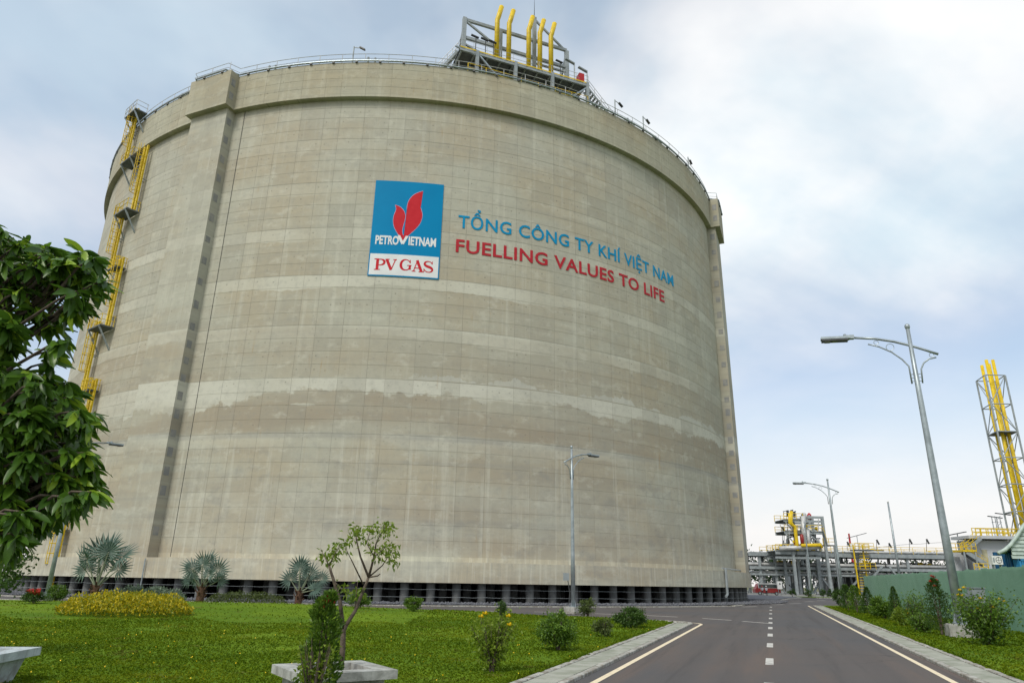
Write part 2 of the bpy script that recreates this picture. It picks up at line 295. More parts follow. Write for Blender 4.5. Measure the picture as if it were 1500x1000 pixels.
def asphalt():
    m, nt, p, o = newmat('asphalt'); P = pos(nt)
    a = noise(nt, P, .09, 4).step(.38, .66); c = mix(nt, a, (.098, .086, .080), (.080, .079, .081))
    sep = nt.nodes.new('ShaderNodeSeparateXYZ'); nt.links.new(P, sep.inputs[0]); x, y = X(nt, sep.outputs[0]), X(nt, sep.outputs[1])
    u = x * UD.x + y * UD.y; n = x * ND.x + y * ND.y
    du = noise(nt, comb(nt, u * .07, n * .9, 0), 1, 4).step(.48, .74) * (1.0 - u.step(18, 48)); c = mix(nt, du * .6, c, (.135, .098, .078))     # red dust trodden in near the camera
    c = mix(nt, noise(nt, comb(nt, u * .10, n * 2.2, 4.), 1, 4, .65)  .step(.50, .72) * .6, c, (.060, .056, .055)); c = mix(nt, noise(nt, P, 60, 2).step(.55, .75) * .3, c, (.11, .105, .10))
    trk = (1.0 - ((n.abs() - 1.55).abs() - .5).abs().step(.0, .5)) * noise(nt, comb(nt, u * .05, n * 1.5, 9.), 1, 4).step(.35, .65); c = mix(nt, trk * .35, c, (.055, .05, .049))
    c = mix(nt, noise(nt, P, .55, 5, .7).step(.6, .72) * .3, c, (.13, .118, .108)); vo = nt.nodes.new('ShaderNodeTexVoronoi'); vo.feature = 'DISTANCE_TO_EDGE'; vo.inputs['Scale'].default_value = .13; nt.links.new(comb(nt, x + noise(nt, P, .6, 4) * 3., y + noise(nt, P, .5, 4) * 3., 0.), vo.inputs['Vector']); crk = (1.0 - X(nt, vo.outputs['Distance']).step(.0, .004)) * noise(nt, P, .12, 2).step(.5, .56); c = mix(nt, crk * .55, c, (.03, .028, .027))
    nt.links.new(c, p.inputs['Base Color']); p.inputs['Roughness'].default_value = .88; p.inputs['Specular IOR Level'].default_value = .25; bump(nt, p, noise(nt, P, 90, 2), .4, .01); return m
M['asphalt'] = asphalt()
M['ground'] = mat('plain ground', (.085, .11, .03), .95, c2=(.13, .105, .06), scale=.05); M['gravel'] = mat('dark gravel', (.085, .09, .105), .9, c2=(.16, .165, .18), scale=6, bmp=.8, bs=9)
M['yard'] = mat('yard concrete', (.20, .20, .185), .9, c2=(.15, .15, .135), scale=.2)
# ================================================================== the setting
def struct(name, mb, m, smooth=False): return tag(mb.build(name, m, None, smooth), kind='structure')
g = MB(); g.add([(-2500, -600, -.06), (2500, -600, -.06), (2500, 4200, -.06), (-2500, 4200, -.06)], [(0, 1, 2, 3)]); struct('ground', g, M['ground'])
road = MB(); road.add([(-140, -14, 0), (170, -14, 0), (170, 128, 0), (-140, 128, 0)], [(0, 1, 2, 3)]); ROAD = struct('road', road, M['asphalt'])
yard = MB(); yard.add([(-150, 128, -.01), (330, 128, -.01), (330, 330, -.01), (-150, 330, -.01)], [(0, 1, 2, 3)]); struct('plant_yard', yard, M['yard'])
def fillet(a, b, c, r, n=8):
    a, b, c = Vector(a), Vector(b), Vector(c); d1 = (a - b).normalized(); d2 = (c - b).normalized(); ang = d1.angle(d2); t = r / math.tan(ang / 2)
    cen = b + (d1 + d2).normalized() * (r / math.sin(ang / 2)); p0 = b + d1 * t; p1 = b + d2 * t; o = []
    a0 = math.atan2(p0.y - cen.y, p0.x - cen.x); a1 = math.atan2(p1.y - cen.y, p1.x - cen.x); da = (a1 - a0 + math.pi) % (2 * math.pi) - math.pi
    return [Vector((cen.x + r * math.cos(a0 + da * i / n), cen.y + r * math.sin(a0 + da * i / n))) for i in range(n + 1)]
v2 = lambda v: Vector((v.x, v.y))
# left lawn: outline of its kerb, then pavement, then grass
NS = 3.62; SW = .62
ringn = [Vector(p) for p in ((4.0, 38.55), (-5.4, 41.3), (-15, 43.9), (-25, 46.6), (-40, 52), (-75, 70))]
cornerL = RP(36.6, -NS)
fl = fillet(v2(RP(10, -NS)), v2(cornerL), ringn[1], 1.6)
outL = [v2(RP(2, -NS))] + fl + ringn
def offset(path, d):
    o = []
    for i, p in enumerate(path):
        t = (path[min(i + 1, len(path) - 1)] - path[max(i - 1, 0)]).normalized(); o.append(p + Vector((-t.y, t.x)) * d)
    return o
KZ = .06
def lawn_sheet(name, poly, z, m):
    mb = MB(); mb.add([(p[0], p[1], z) for p in poly], [tuple(range(len(poly)))]); return struct(name, mb, m)
def smooth01(t): t = max(0., min(1., t)); return t * t * (3 - 2 * t)
def lawn_z(x, y): return KZ + .42 * math.exp(-(((x + 17) / 13) ** 2 + ((y - 38) / 6.5) ** 2)) + .03 * math.sin(x * .7) * math.sin(y * .6)
# subdivided lawn with a low mound under the palms
innerL = offset(outL, .2)
gx = np.arange(-76, 12, 1.); gy = np.arange(1.5, 74, 1.)
def inpoly(x, y, poly):
    c = False; j = len(poly) - 1
    for i in range(len(poly)):
        xi, yi, xj, yj = poly[i][0], poly[i][1], poly[j][0], poly[j][1]
        if (yi > y) != (yj > y) and x < (xj - xi) * (y - yi) / (yj - yi) + xi: c = not c
        j = i
    return c
lawnpoly = [v2(RP(2, -NS - SW - .14))] + offset([v2(RP(2, -NS))] + fl, SW + .14)[1:-3] + offset(outL, .25)[len(fl) - 1:] + [Vector((-75, 1))]
bm = bmesh.new(); vsl = [bm.verts.new((p.x, p.y, lawn_z(p.x, p.y))) for p in lawnpoly]; bm.faces.new(vsl)
for ax, vals in (((1, 0, 0), np.arange(-74, 12, 2.)), ((0, 1, 0), np.arange(2, 72, 2.))):
    for val in vals: bmesh.ops.bisect_plane(bm, geom=bm.verts[:] + bm.edges[:] + bm.faces[:], plane_co=(ax[0] * val, ax[1] * val, 0), plane_no=ax)
for v in bm.verts: v.co.z = lawn_z(v.co.x, v.co.y)
bmesh.ops.recalc_face_normals(bm, faces=bm.faces); me = bpy.data.meshes.new('lawn'); bm.to_mesh(me); bm.free()
for p in me.polygons: p.use_smooth = True
if me.polygons[0].normal.z < 0: me.flip_normals()
LAWN = tag(obj('lawn', me, M['lawn']), kind='structure')
# right lawn
fr = fillet(v2(RP(20, NS)), v2(RP(77, NS)), Vector((90, 92)), 2.0)
outR = [v2(RP(2, NS))] + fr + [Vector((90, 92)), Vector((160, 112))]
lawn_sheet('verge', [v2(RP(2, NS + SW + .14))] + offset([v2(RP(2, NS))] + fr, -(SW + .14))[1:-3] + offset(outR, -.25)[len(fr):] + [Vector((160, -12)), Vector((2 * .338 + 8, -12))], KZ, M['lawn'])
lawn_sheet('verge', [(51, 121.3), (170, 124.5), (170, 137), (53, 137)], KZ, M['lawn'])
# tank island: gravel
isl = [Vector((CX + 50 * math.cos(R(a)), CY + 50 * math.sin(R(a)))) for a in range(-215, -44, 3)] + [Vector(p) for p in ((27, 78), (36, 96.5), (43.5, 112), (47.5, 119), (49.5, 124), (51, 150), (-14, 153), (-50, 137))]
lawn_sheet('tank_apron', offset(isl[:], .9)[0:len(isl)], .09, M['gravel'])
def run_pieces(path, pitch, fn):
    d = 0.; nxt = pitch / 2
    for a, b in zip(path[:-1], path[1:]):
        L = (b - a).length; t = (b - a) / L if L else None
        while t is not None and nxt <= d + L: fn(a + t * (nxt - d), math.atan2(t.y, t.x)); nxt += pitch
        d += L
kst = MB(); kst.box((0, 0, .0), (.985, .14, .22)); KST = kst.mesh('kerb_stone')
kst = MB(); kst.box((0, 0, .0), (1.97, .5, .22)); KSTB = kst.mesh('kerb_stone_wide')
for m_ in (KST, KSTB):
    m_.materials.append(M['kerb']); bm = bmesh.new(); bm.from_mesh(m_); bmesh.ops.bevel(bm, geom=[e for e in bm.edges], offset=.014, segments=1, affect='EDGES'); bm.to_mesh(m_); bm.free()
def kerbs(parent, path, pitch=1., me=KST, z=.0, sink=0.):
    def f(p, a):
        o = obj('kerb_stone', me, None, parent); o.location = (p.x, p.y, z - .045 + random.uniform(-.006, .006)); o.rotation_euler.z = a + random.uniform(-.006, .006)
    run_pieces(path, pitch, f)
PAVL = tag(MB().prism([v2(RP(2, -NS - .07)), v2(RP(34.8, -NS - .07)), v2(RP(34.8, -NS - SW)), v2(RP(2, -NS - SW))][::-1], -.02, .03).build('pavement', M['joint']), kind='structure')
PAVR = tag(MB().prism([v2(RP(2, NS + .07)), v2(RP(75.5, NS + .07)), v2(RP(75.5, NS + SW)), v2(RP(2, NS + SW))], -.02, .03).build('pavement', M['joint']), kind='structure')
arc = lambda f: [f[i] for i in range(len(f))]
kerbs(PAVL, [v2(RP(9, -NS)), v2(RP(34.6, -NS))]); kerbs(PAVL, offset(fl, .07) , .5, KST, .0); kerbs(PAVL, [v2(RP(9, -NS - SW - .07)), v2(RP(34.6, -NS - SW - .07))], 1., KST, .012)
kerbs(PAVL, offset([fl[-1]] + ringn[1:], .07), 1.0, KST, .012)
kerbs(PAVR, [v2(RP(9, NS)), v2(RP(75, NS))]); kerbs(PAVR, offset(fr, -.07), .5); kerbs(PAVR, [v2(RP(9, NS + SW + .07)), v2(RP(75, NS + SW + .07))], 1., KST, .012)
tl = MB(); tl.box((0, 0, 0), (.488, .52, .05)); TL = tl.mesh('paving_slab'); TL.materials.append(M['tile'])
for par, sg, u1 in ((PAVL, -1, 34.6), (PAVR, 1, 44)):
    u = 11.
    while u < u1:
        for k in (0,):
            o = obj('paving_slab', TL, None, par); p = RP(u + .25 * k, sg * (NS + .345), .03 + random.uniform(-.003, .004)); o.location = p; o.rotation_euler.z = math.atan2(UD.y, UD.x) + random.uniform(-.004, .004)
        u += .5
far_t = MB(); far_t.prism([v2(RP(44.2, NS + .09)), v2(RP(75.3, NS + .09)), v2(RP(75.3, NS + SW - .03)), v2(RP(44.2, NS + SW - .03))], .0, .055); far_t.build('paved_surface', M['tile'], PAVR)
ISLK = tag(MB().prism([(0, 0), (.1, 0), (.1, .1)], -.5, -.4).build('apron_kerb', M['kerb']), kind='structure')
kerbs(ISLK, offset(isl[8:-2], .45), 2., KSTB, .0)
struct('verge_kerb', MB().bar((50.6, 121.0, .03), (170, 124.2, .03), .35, .24), M['kerb'])
# painted lines
ln = MB(); pts = [v2(RP(2, -3.2))] + fillet(v2(RP(10, -3.2)), v2(RP(37.2, -3.2)), Vector((-6, 42.2)), 2.0) ; pl_ = offset(pts, .065); pr_ = offset(pts, -.065); n_ = len(pts)
ln.add([(p.x, p.y, .004) for p in pl_] + [(p.x, p.y, .004) for p in pr_], [(i, i + 1, n_ + i + 1, n_ + i) for i in range(n_ - 1)]); ln.build('edge_line', M['line'], ROAD)
ln = MB(); pts = [v2(RP(2, 3.17))] + fillet(v2(RP(10, 3.17)), v2(RP(77.6, 3.17)), Vector((88, 92.6)), 2.2) + [Vector((60, 84.4))]; pl_ = offset(pts, .065); pr_ = offset(pts, -.065); n_ = len(pts)
ln.add([(p.x, p.y, .004) for p in pl_] + [(p.x, p.y, .004) for p in pr_], [(i, i + 1, n_ + i + 1, n_ + i) for i in range(n_ - 1)]); ln.build('edge_line', M['line'], ROAD)
def dash(c, a, L, w, m): MB().frame((c.x, c.y, .004), Vector((math.cos(a), math.sin(a), 0)) * L / 2, Vector((-math.sin(a), math.cos(a), 0)) * w / 2, Vector((0, 0, .002))).build('lane_dash', m, ROAD)
au = math.atan2(UD.y, UD.x)
for u in (9.3, 14.3, 19.3, 24.5, 29.5, 34.4, 39.2, 44.6, 52.2, 60., 69.): dash(RP(u, -.21), au, 1.6, .18, M['lineW'])
rd = [gp(x, y) for x, y in ((470, 889.5), (540, 891.5), (636, 893.2), (705, 894.5), (805, 896), (894, 899), (970, 902), (1050, 906.5), (1108, 911))]
for i, p in enumerate(rd):
    q0, q1 = rd[max(0, i - 1)], rd[min(len(rd) - 1, i + 1)]; dash(p, math.atan2(q1.y - q0.y, q1.x - q0.x), 1.9, .16, M['lineW'])
for x, y in ((1098, 888), (1140, 885), (1165, 883.5), (1186, 880.5), (1203, 879)): dash(gp(x, y), .75, 2.4, .3, M['lineW'])
# gravel stones round the piles
n = 7000; a = RNG.uniform(R(-165), R(-8), n); r = RNG.uniform(44.6, 49, n); sz = RNG.uniform(.05, .12, n)
C = np.stack([CX + r * np.cos(a), CY + r * np.sin(a), .09 + sz * .4], 1); o6 = np.array([[1, 0, 0], [-1, 0, 0], [0, 1, 0], [0, -1, 0], [0, 0, .7], [0, 0, -.7]])
V = (C[:, None] + (o6[None] + RNG.uniform(-.3, .3, (n, 6, 3))) * sz[:, None, None]).reshape(-1, 3)
Fo = np.array([[0, 2, 4], [2, 1, 4], [1, 3, 4], [3, 0, 4], [2, 0, 5], [1, 2, 5], [3, 1, 5], [0, 3, 5]]); Fc = (np.arange(n)[:, None, None] * 6 + Fo[None]).reshape(-1, 3)
tag(obj('gravel', npmesh('gravel', V, Fc), M['gravel']), 'loose dark blue grey gravel between the tank piles and its kerb', 'gravel', kind='stuff')
# ================================================================== storage tank
TK = thing('storage_tank', 'huge round concrete gas storage tank with blue logo and lettering', 'storage tank', (CX, CY, 0))
def ring_mesh(r0, r1, z0, z1, a0=0, a1=360, n=240, mb=None):
    mb = mb or MB(); full = a1 - a0 >= 360; m = n if full else n + 1; vs = []
    for i in range(m):
        a = R(a0 + (a1 - a0) * i / n); c, s = math.cos(a), math.sin(a); vs += [(CX + r * c, CY + r * s, z) for r, z in ((r1, z0), (r1, z1), (r0, z1), (r0, z0))]
    fs = [(4 * i + k, 4 * ((i + 1) % m) + k, 4 * ((i + 1) % m) + (k + 1) % 4, 4 * i + (k + 1) % 4) for i in range(n) for k in range(4)]
    if not full: fs += [(0, 1, 2, 3), (4 * n + 3, 4 * n + 2, 4 * n + 1, 4 * n)]
    return mb.add(vs, fs)
ZB, ZS, ZR, ZT = 1.55, 3.1, 46.38, 50.48
WALL = ring_mesh(43.0, 43.988, ZS - .05, 48).build('wall', M['tank'], TK)
slab = ring_mesh(1, 45.2, ZB, ZS); SLAB = slab.build('base_slab', M['slab'], TK)
RINGC = ring_mesh(43.0, 44.568, ZR, ZT).build('ring_beam', M['conc2'], TK)
dome = MB(); prof = [(43.2 * math.sin(t) / math.sin(.52), 50.2 + 86 * (math.cos(t) - math.cos(.52)) * .9) for t in [.52 * (1 - i / 12) for i in range(13)]]
prof[-1] = (.05, prof[-1][1]); dome.lathe(prof, 96, (CX, CY, 0)); dome.build('dome_roof', M['conc2'], TK, True)
BTH = (-112.5, -22.5, 67.5, 157.5); BHALF = R(3.1) * 44
def panel_mesh(wdeg, h, r, dep=.010, gap=.014, segs=4):
    hw = R(wdeg) / 2 - gap / 2 / r; v = []; n = segs + 1; b = .006; f = []
    for rr, ins in ((r - dep, 0.), (r, b)):
        for zz in (gap / 2 + ins, h - gap / 2 - ins):
            for i in range(n): a = (hw - ins / r) * (2 * i / segs - 1); v.append((rr * math.cos(a), rr * math.sin(a), zz))
    A, B, Cc, D = 0, n, 2 * n, 3 * n
    for i in range(segs): f += [(Cc + i, Cc + i + 1, D + i + 1, D + i), (A + i, A + i + 1, Cc + i + 1, Cc + i), (D + i, D + i + 1, B + i + 1, B + i)]
    f += [(A, Cc, D, B), (A + segs, B + segs, D + segs, Cc + segs)]
    return v, f
def in_butt(th, half): return any(abs((th - b + 180) % 360 - 180) < half for b in BTH)
cols = []
for k in range(43):
    a = TH0 + MODULE * k
    for o_, w in ((0, 2.06), (2.06, 3.155), (5.215, MODULE - 5.215)): cols.append((((a + o_ + w / 2) + 180) % 360 - 180, w))
def panels(r, zrows, matl, parent, name, limit, lo=-166, hi=18):
    cells = []
    for th, w in cols:
        if not (lo < th < hi) or in_butt(th, 2.6): continue
        for z0, h in zrows:
            p = TP(th, r, z0 + h / 2); d = p - Vector((0, 0, EYE)); nrm = Vector((math.cos(R(th)), math.sin(R(th)), 0)); cells.append((max(0, -nrm.dot(d.normalized())) * w * h / d.length_squared, th, w, z0, h))
    cells.sort(reverse=True); cache = {}
    rest = MB()
    for i, (ar, th, w, z0, h) in enumerate(cells):
        key = (round(w, 2), round(h, 3))
        if key not in cache: cache[key] = panel_mesh(w, h, r)
        v, f = cache[key]
        if i < limit:
            kk = (key, 'm')
            if kk not in cache: me = bpy.data.meshes.new(name); me.from_pydata(v, [], f); me.materials.append(matl); me.shade_smooth(); me.set_sharp_from_angle(angle=.4); cache[kk] = me
            o = obj(name, cache[kk], None, parent); o.location = (0, 0, z0); o.rotation_euler.z = R(th)
        else:
            c, s = math.cos(R(th)), math.sin(R(th)); rest.add([(CX + x * c - y * s, CY + x * s + y * c, z + z0) for x, y, z in v], f)
    if rest.v: tag(rest.build(name + '_field', matl, parent), kind='stuff')
panels(44.0, [(LIFT0 + 1.2 * i, 1.2) for i in range(36)], M['tank'], WALL, 'wall_panel', 300)
panels(44.58, [(ZR, 1.18), (ZR + 1.18, 1.0), (ZR + 2.18, 1.1), (ZR + 3.28, ZT - ZR - 3.28)], M['conc2'], RINGC, 'wall_panel', 240)
ring_mesh(43.9, 44.004, ZS - .02, LIFT0 + .01).build('foot_band', M['slab'], TK)
for bt in BTH:
    a = R(bt); o_ = Vector((math.cos(a), math.sin(a), 0)); t_ = Vector((-math.sin(a), math.cos(a), 0)); C0 = Vector((CX, CY, 0))
    B = MB().frame(C0 + o_ * 44.1 + Vector((0, 0, (ZS + ZR) / 2)), o_ * .9, t_ * BHALF, Vector((0, 0, (ZR - ZS) / 2))).build('buttress', M['tank'], TK)
    MB().frame(C0 + o_ * 44.6 + Vector((0, 0, (ZR + ZT) / 2)), o_ * 1.02, t_ * (BHALF + .32), Vector((0, 0, (ZT - ZR) / 2 + .004))).build('buttress_head', M['conc2'], TK)
    if bt > 0: continue
    sides = (1,) if bt < -60 else (-1,)
    for sg in sides:
        z = 5.2
        while z < ZR - 1:
            if not (6 < z < 8):
                MB().frame(C0 + o_ * 44.56 + t_ * (sg * (BHALF + .004)) + Vector((0, 0, z + random.uniform(-.08, .08))), o_ * .27, t_ * .018, Vector((0, 0, .36 + random.uniform(-.06, .05)))).build('anchor_block', M['anchor'], B)
            z += 1.62 if z < 22 else 2.2
        for z in (47.6, 49.2): MB().frame(C0 + o_ * 45.12 + t_ * (sg * (BHALF + .325)) + Vector((0, 0, z)), o_ * .25, t_ * .015, Vector((0, 0, .4))).build('anchor_block', M['anchor'], B)
MB().tube([TP(-107.7, 44.02, 3.2), TP(-107.8, 44.03, 46.3)], .018, 6).build('lightning_conductor', M['lampdark'], TK)
pm = MB().lathe([(.34, 0), (.34, ZB), (.34, ZB + .02)], 14).mesh('pile'); pm.materials.append(M['pile']); pm.shade_smooth(); pm.set_sharp_from_angle(angle=.6)
for r, pit, off in ((44.3, 2.62, 0), (41.6, 2.8, 1.3), (38.6, 3.0, .4)):
    th = -166 + off
    while th < 6:
        o = obj('pile', pm, None, TK); o.location = (r * math.cos(R(th)), r * math.sin(R(th)), .0); th += pit
ring_mesh(30, 36.6, .0, ZB - .01, -175, 10, 90).build('dark_standin_ring', M['dark'], TK)  # added opaque ring, stands in for the inner piles and the darkness between them
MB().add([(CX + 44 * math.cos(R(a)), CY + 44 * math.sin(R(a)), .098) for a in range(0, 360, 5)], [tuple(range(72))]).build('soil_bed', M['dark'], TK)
for z, nm in ((.52, 'lower'), (1.08, 'upper')):
    pts = []; th = -150
    while th < -12: 
        for k in range(4): t = k / 4; pts.append(TP(th + 2.62 * t, 44.85, z - .03 * math.sin(math.pi * t) * random.uniform(.5, 1.4)))
        th += 2.62
    tag(MB().tube(pts, .013, 5).build('barrier_rope', M['steel']), nm + ' pale rope strung along the piles under the tank', 'rope', 'ropes strung along the tank piles')
# railing and pipe round the roof edge
def edge_path(a0, a1, step, inset, z):
    o = []; a = a0
    while a <= a1 + 1e-6:
        r = 44.58 - inset
        for b in BTH:
            dlt = (a - b + 180) % 360 - 180; w = math.degrees((BHALF + .32) / 45)
            if abs(dlt) < w - .3: r = (45.62 - inset) / math.cos(R(dlt))
        o.append(TP(a, r, z)); a += step
    return o
RAIL = MB().tube(edge_path(-170, 12, .8, .12, ZT + 1.12), .032, 5).tube(edge_path(-170, 12, .8, .12, ZT + .58), .026, 5).build('railing', M['pale'], TK)
rp = MB().tube([(0, 0, 0), (0, 0, 1.14)], .032, 5).mesh('post'); rp.materials.append(M['pale'])
for p in edge_path(-170, 12, 3.02, .12, ZT): o = obj('post', rp, None, RAIL); o.location = p - Vector((CX, CY, 0))
MB().tube(edge_path(-170, 12, 1., -.08, ZT + .13), .10, 8).build('edge_pipe', M['galv'], TK)
for i, p in enumerate(edge_path(-168, 10, 3.02, -.05, ZT)): MB().box(p + Vector((0, 0, .0)), (.22, .22, .2)).build('pipe_clamp', M['lampdark'], TK)
def floodlight(th, z0, h, flip=1):
    p = TP(th, 44.3, z0); t = Vector((-math.sin(R(th)), math.cos(R(th)), 0)) * flip
    f = MB().tube([p, p + Vector((0, 0, h))], .07, 6).bar(p + Vector((0, 0, h * .95)), p + Vector((0, 0, h * .9)) + t * .9, .06).build('floodlight', M['steel'], TK)
    MB().bar(p + Vector((0, 0, h * .95)) + t * .6, p + Vector((0, 0, h * .8)) + t * 1.15, .26, .12).build('lamp_head', M['lampdark'], f)
for th, h in ((-93.2, 2.2), (-55.5, 2.4), (-49.5, 2.4), (-36, 2.2), (-137, 2.1)): floodlight(th, ZT, h)
for th in (-90.8, -104.5, -120, -46, -52.5, -33):                       # small valve sets lying on the roof edge
    p = TP(th, 44.2, ZT + .55); t = Vector((-math.sin(R(th)), math.cos(R(th)), 0))
    MB().tube([p - t * .9, p + t * .9], .09, 6).tube([p - t * .3 + Vector((0, 0, -.3)), p - t * .3 + Vector((0, 0, .35))], .12, 8).tube([p + t * .4 + Vector((0, 0, -.3)), p + t * .4 + Vector((0, 0, .3))], .1, 8).build('valve_set', M['steel'], TK)
# drip pipe at the right of the slab
MB().tube([TP(-38.5, 45.3, 3.35), TP(-16, 45.35, 3.35)], .07, 6).tube([TP(-37.6, 45.35, 3.35), TP(-37.6, 45.35, .9), TP(-38.6, 45.5, .7)], .13, 8).build('drain_pipe', M['steel'], TK)
pb = TP(-109.2, 45.35, .1); tag(MB().tube([pb, pb + Vector((0, 0, 2.9))], .05, 6).build('marker_post', M['galv']), 'thin grey post standing before the tank slab under the left buttress', 'post')
# ================================================================== logo board and lettering on the tank wall
def wrap(pts, r): return [TP(math.degrees(a), r, z) for a, z in pts]
LTH0, LTH1, LZ0, LZ1 = R(-88.75), R(-80.45), 27.44, 37.28
def lg(x, y):                                           # board coordinates read off the board itself: 0..1 right, 0..1 down
    xl = 125 - (y - 62) * 77 / 848; xr = 728 - (y - 103) * 40 / 840; a = (x - xl) / (xr - xl); t = 62 + 41 * a; b = (y - t) / ((910 + 33 * a) - t)
    return (LTH0 + (LTH1 - LTH0) * a, LZ1 + (LZ0 - LZ1) * b)
SG = thing('sign_board', 'blue and white company logo board with red flame on the tank', 'sign', TP(-84.6, 44.03, LZ0))
def patch(a0, a1, z0, z1, r0, r1, n=10):
    mb = MB(); vs = []
    for i in range(n + 1):
        t = math.degrees(a0 + (a1 - a0) * i / n); vs += [TP(t, r1, z0), TP(t, r1, z1), TP(t, r0, z1), TP(t, r0, z0)]
    fs = [(4 * i + k, 4 * i + 4 + k, 4 * i + 4 + (k + 1) % 4, 4 * i + (k + 1) % 4) for i in range(n) for k in range(4)] + [(0, 1, 2, 3), (4 * n + 3, 4 * n + 2, 4 * n + 1, 4 * n)]
    return mb.add(vs, fs)
patch(LTH0, LTH1, LZ0, LZ1, 44.004, 44.07, 14).build('board', M['blue'], SG)
wa0, wz1 = lg(72, 722); wa1, wz0 = lg(676, 931); patch(LTH0 + .0022, LTH1 - .0022, LZ0 + .12, lg(380, 737)[1], 44.06, 44.078, 14).build('white_panel', M['logowhite'], SG)
def flat(poly, r, name, m, par):                        # closed outline -> triangulated thin sheet on the curved wall
    bm = bmesh.new(); vs = [bm.verts.new((a * 44, z, 0)) for a, z in poly]; f = bm.faces.new(vs); bmesh.ops.triangulate(bm, faces=[f])
    v = [TP(math.degrees(q.co.x / 44), r, q.co.y) for q in bm.verts]; bm.verts.index_update(); fs = [tuple(q.index for q in f.verts) for f in bm.faces]; bm.free()
    return MB().add(v, fs).build(name, m, par)
def spline(p, n=5):
    o = []; m = len(p)
    for i in range(m - 1):
        p0, p1, p2, p3 = p[max(i - 1, 0)], p[i], p[i + 1], p[min(i + 2, m - 1)]
        for k in range(n):
            t = k / n; o.append(tuple(.5 * (2 * p1[j] + (p2[j] - p0[j]) * t + (2 * p0[j] - 5 * p1[j] + 4 * p2[j] - p3[j]) * t * t + (3 * p1[j] - p0[j] - 3 * p2[j] + p3[j]) * t ** 3) for j in (0, 1)))
    return o + [p[-1]]
bigL = [(542, 168), (498, 182), (455, 207), (420, 248), (402, 300), (400, 360), (411, 420), (416, 465), (408, 510), (388, 550), (372, 570)]
bigR = [(366, 618), (392, 585), (430, 552), (480, 505), (518, 455), (535, 395), (528, 345), (508, 288), (499, 245), (508, 208), (542, 168)]
smlR = [(295, 295), (335, 312), (368, 345), (384, 388), (380, 430), (364, 488), (357, 530), (362, 560), (372, 570)]
smlL = [(366, 618), (345, 590), (310, 540), (285, 490), (277, 435), (284, 388), (299, 350), (303, 325), (295, 295)]
def grow(poly, d):
    n = len(poly); ar = sum(poly[i][0] * poly[(i + 1) % n][1] - poly[(i + 1) % n][0] * poly[i][1] for i in range(n)); s = 1 if ar > 0 else -1; o = []
    for i in range(n):
        t = Vector(poly[(i + 1) % n]) - Vector(poly[i - 1]); t = t.normalized() if t.length else Vector((1, 0)); o.append((poly[i][0] + t.y * d * s, poly[i][1] - t.x * d * s))
    return o
for L_, R_ in ((bigL, bigR), (smlR, smlL)):
    poly = spline(L_)[:-1] + spline(R_)[:-1]
    flat([lg(*p) for p in grow(poly, 3.2)], 44.074, 'flame_outline', M['lilac'], SG); flat([lg(*p) for p in poly], 44.080, 'flame', M['logored'], SG)
def stroke(strokes, r, name, m, par):
    mb = MB()
    for si, (pts, ws) in enumerate(strokes):
        if not isinstance(ws, (list, tuple)): ws = [ws] * len(pts)
        L, Rr = [], []
        for i, p in enumerate(pts):
            t = (Vector(pts[min(i + 1, len(pts) - 1)]) - Vector(pts[max(i - 1, 0)])).normalized(); nn = Vector((-t.y, t.x)) * ws[i] / 2; L.append(lg(p[0] + nn.x, p[1] + nn.y)); Rr.append(lg(p[0] - nn.x, p[1] - nn.y))
        k = len(pts); mb.add(wrap(L, r + si * .0006) + wrap(Rr, r + si * .0006), [(i, i + 1, k + i + 1, k + i) for i in range(k - 1)])
    return mb.build(name, m, par)
rr = 44.086
def dens(p, w): q = spline(p, 4); return q, [x[0] for x in spline([(a, 0) for a in w], 4)]
stroke([([(142, 770), (133, 859)], 25), ([(106, 859), (160, 861)], 8), ([(112, 770), (150, 770)], 8), dens([(142, 773), (175, 775), (196, 785), (200, 800), (190, 815), (165, 822), (138, 822)], [8, 10, 19, 21, 17, 9, 8])], rr, 'letter', M['logored'], SG)
stroke([([(222, 776), (259, 866)], 25), ([(300, 780), (259, 866)], 9), ([(210, 775), (248, 776)], 8), ([(280, 779), (312, 780)], 8)], rr, 'letter', M['logored'], SG)
stroke([dens([(430, 805), (416, 788), (390, 779), (362, 790), (348, 815), (350, 842), (366, 861), (390, 868), (412, 862), (428, 848)], [8, 8, 9, 18, 23, 23, 16, 9, 10, 14]), ([(428, 828), (425, 866)], 20), ([(402, 828), (442, 830)], 8), ([(431, 782), (431, 810)], 8)], rr, 'letter', M['logored'], SG)
stroke([([(496, 786), (460, 876)], 9), ([(493, 784), (531, 882)], 25), ([(470, 850), (518, 853)], 8), ([(444, 876), (478, 878)], 8), ([(506, 881), (550, 883)], 8)], rr, 'letter', M['logored'], SG)
stroke([dens([(628, 815), (615, 799), (590, 793), (566, 801), (561, 818), (577, 832), (605, 842), (626, 855), (627, 872), (605, 884), (575, 880), (556, 862)], [8, 8, 9, 16, 20, 22, 22, 20, 16, 9, 8, 8]), ([(631, 793), (628, 818)], 7), ([(554, 855), (553, 884)], 7)], rr, 'letter', M['logored'], SG)
stroke([([(328, 572), (362, 642)], 24), ([(400, 577), (362, 642)], 22), ([(318, 569), (338, 571)], 8), ([(392, 577), (412, 578)], 8)], rr, 'letter', M['logowhite'], SG)
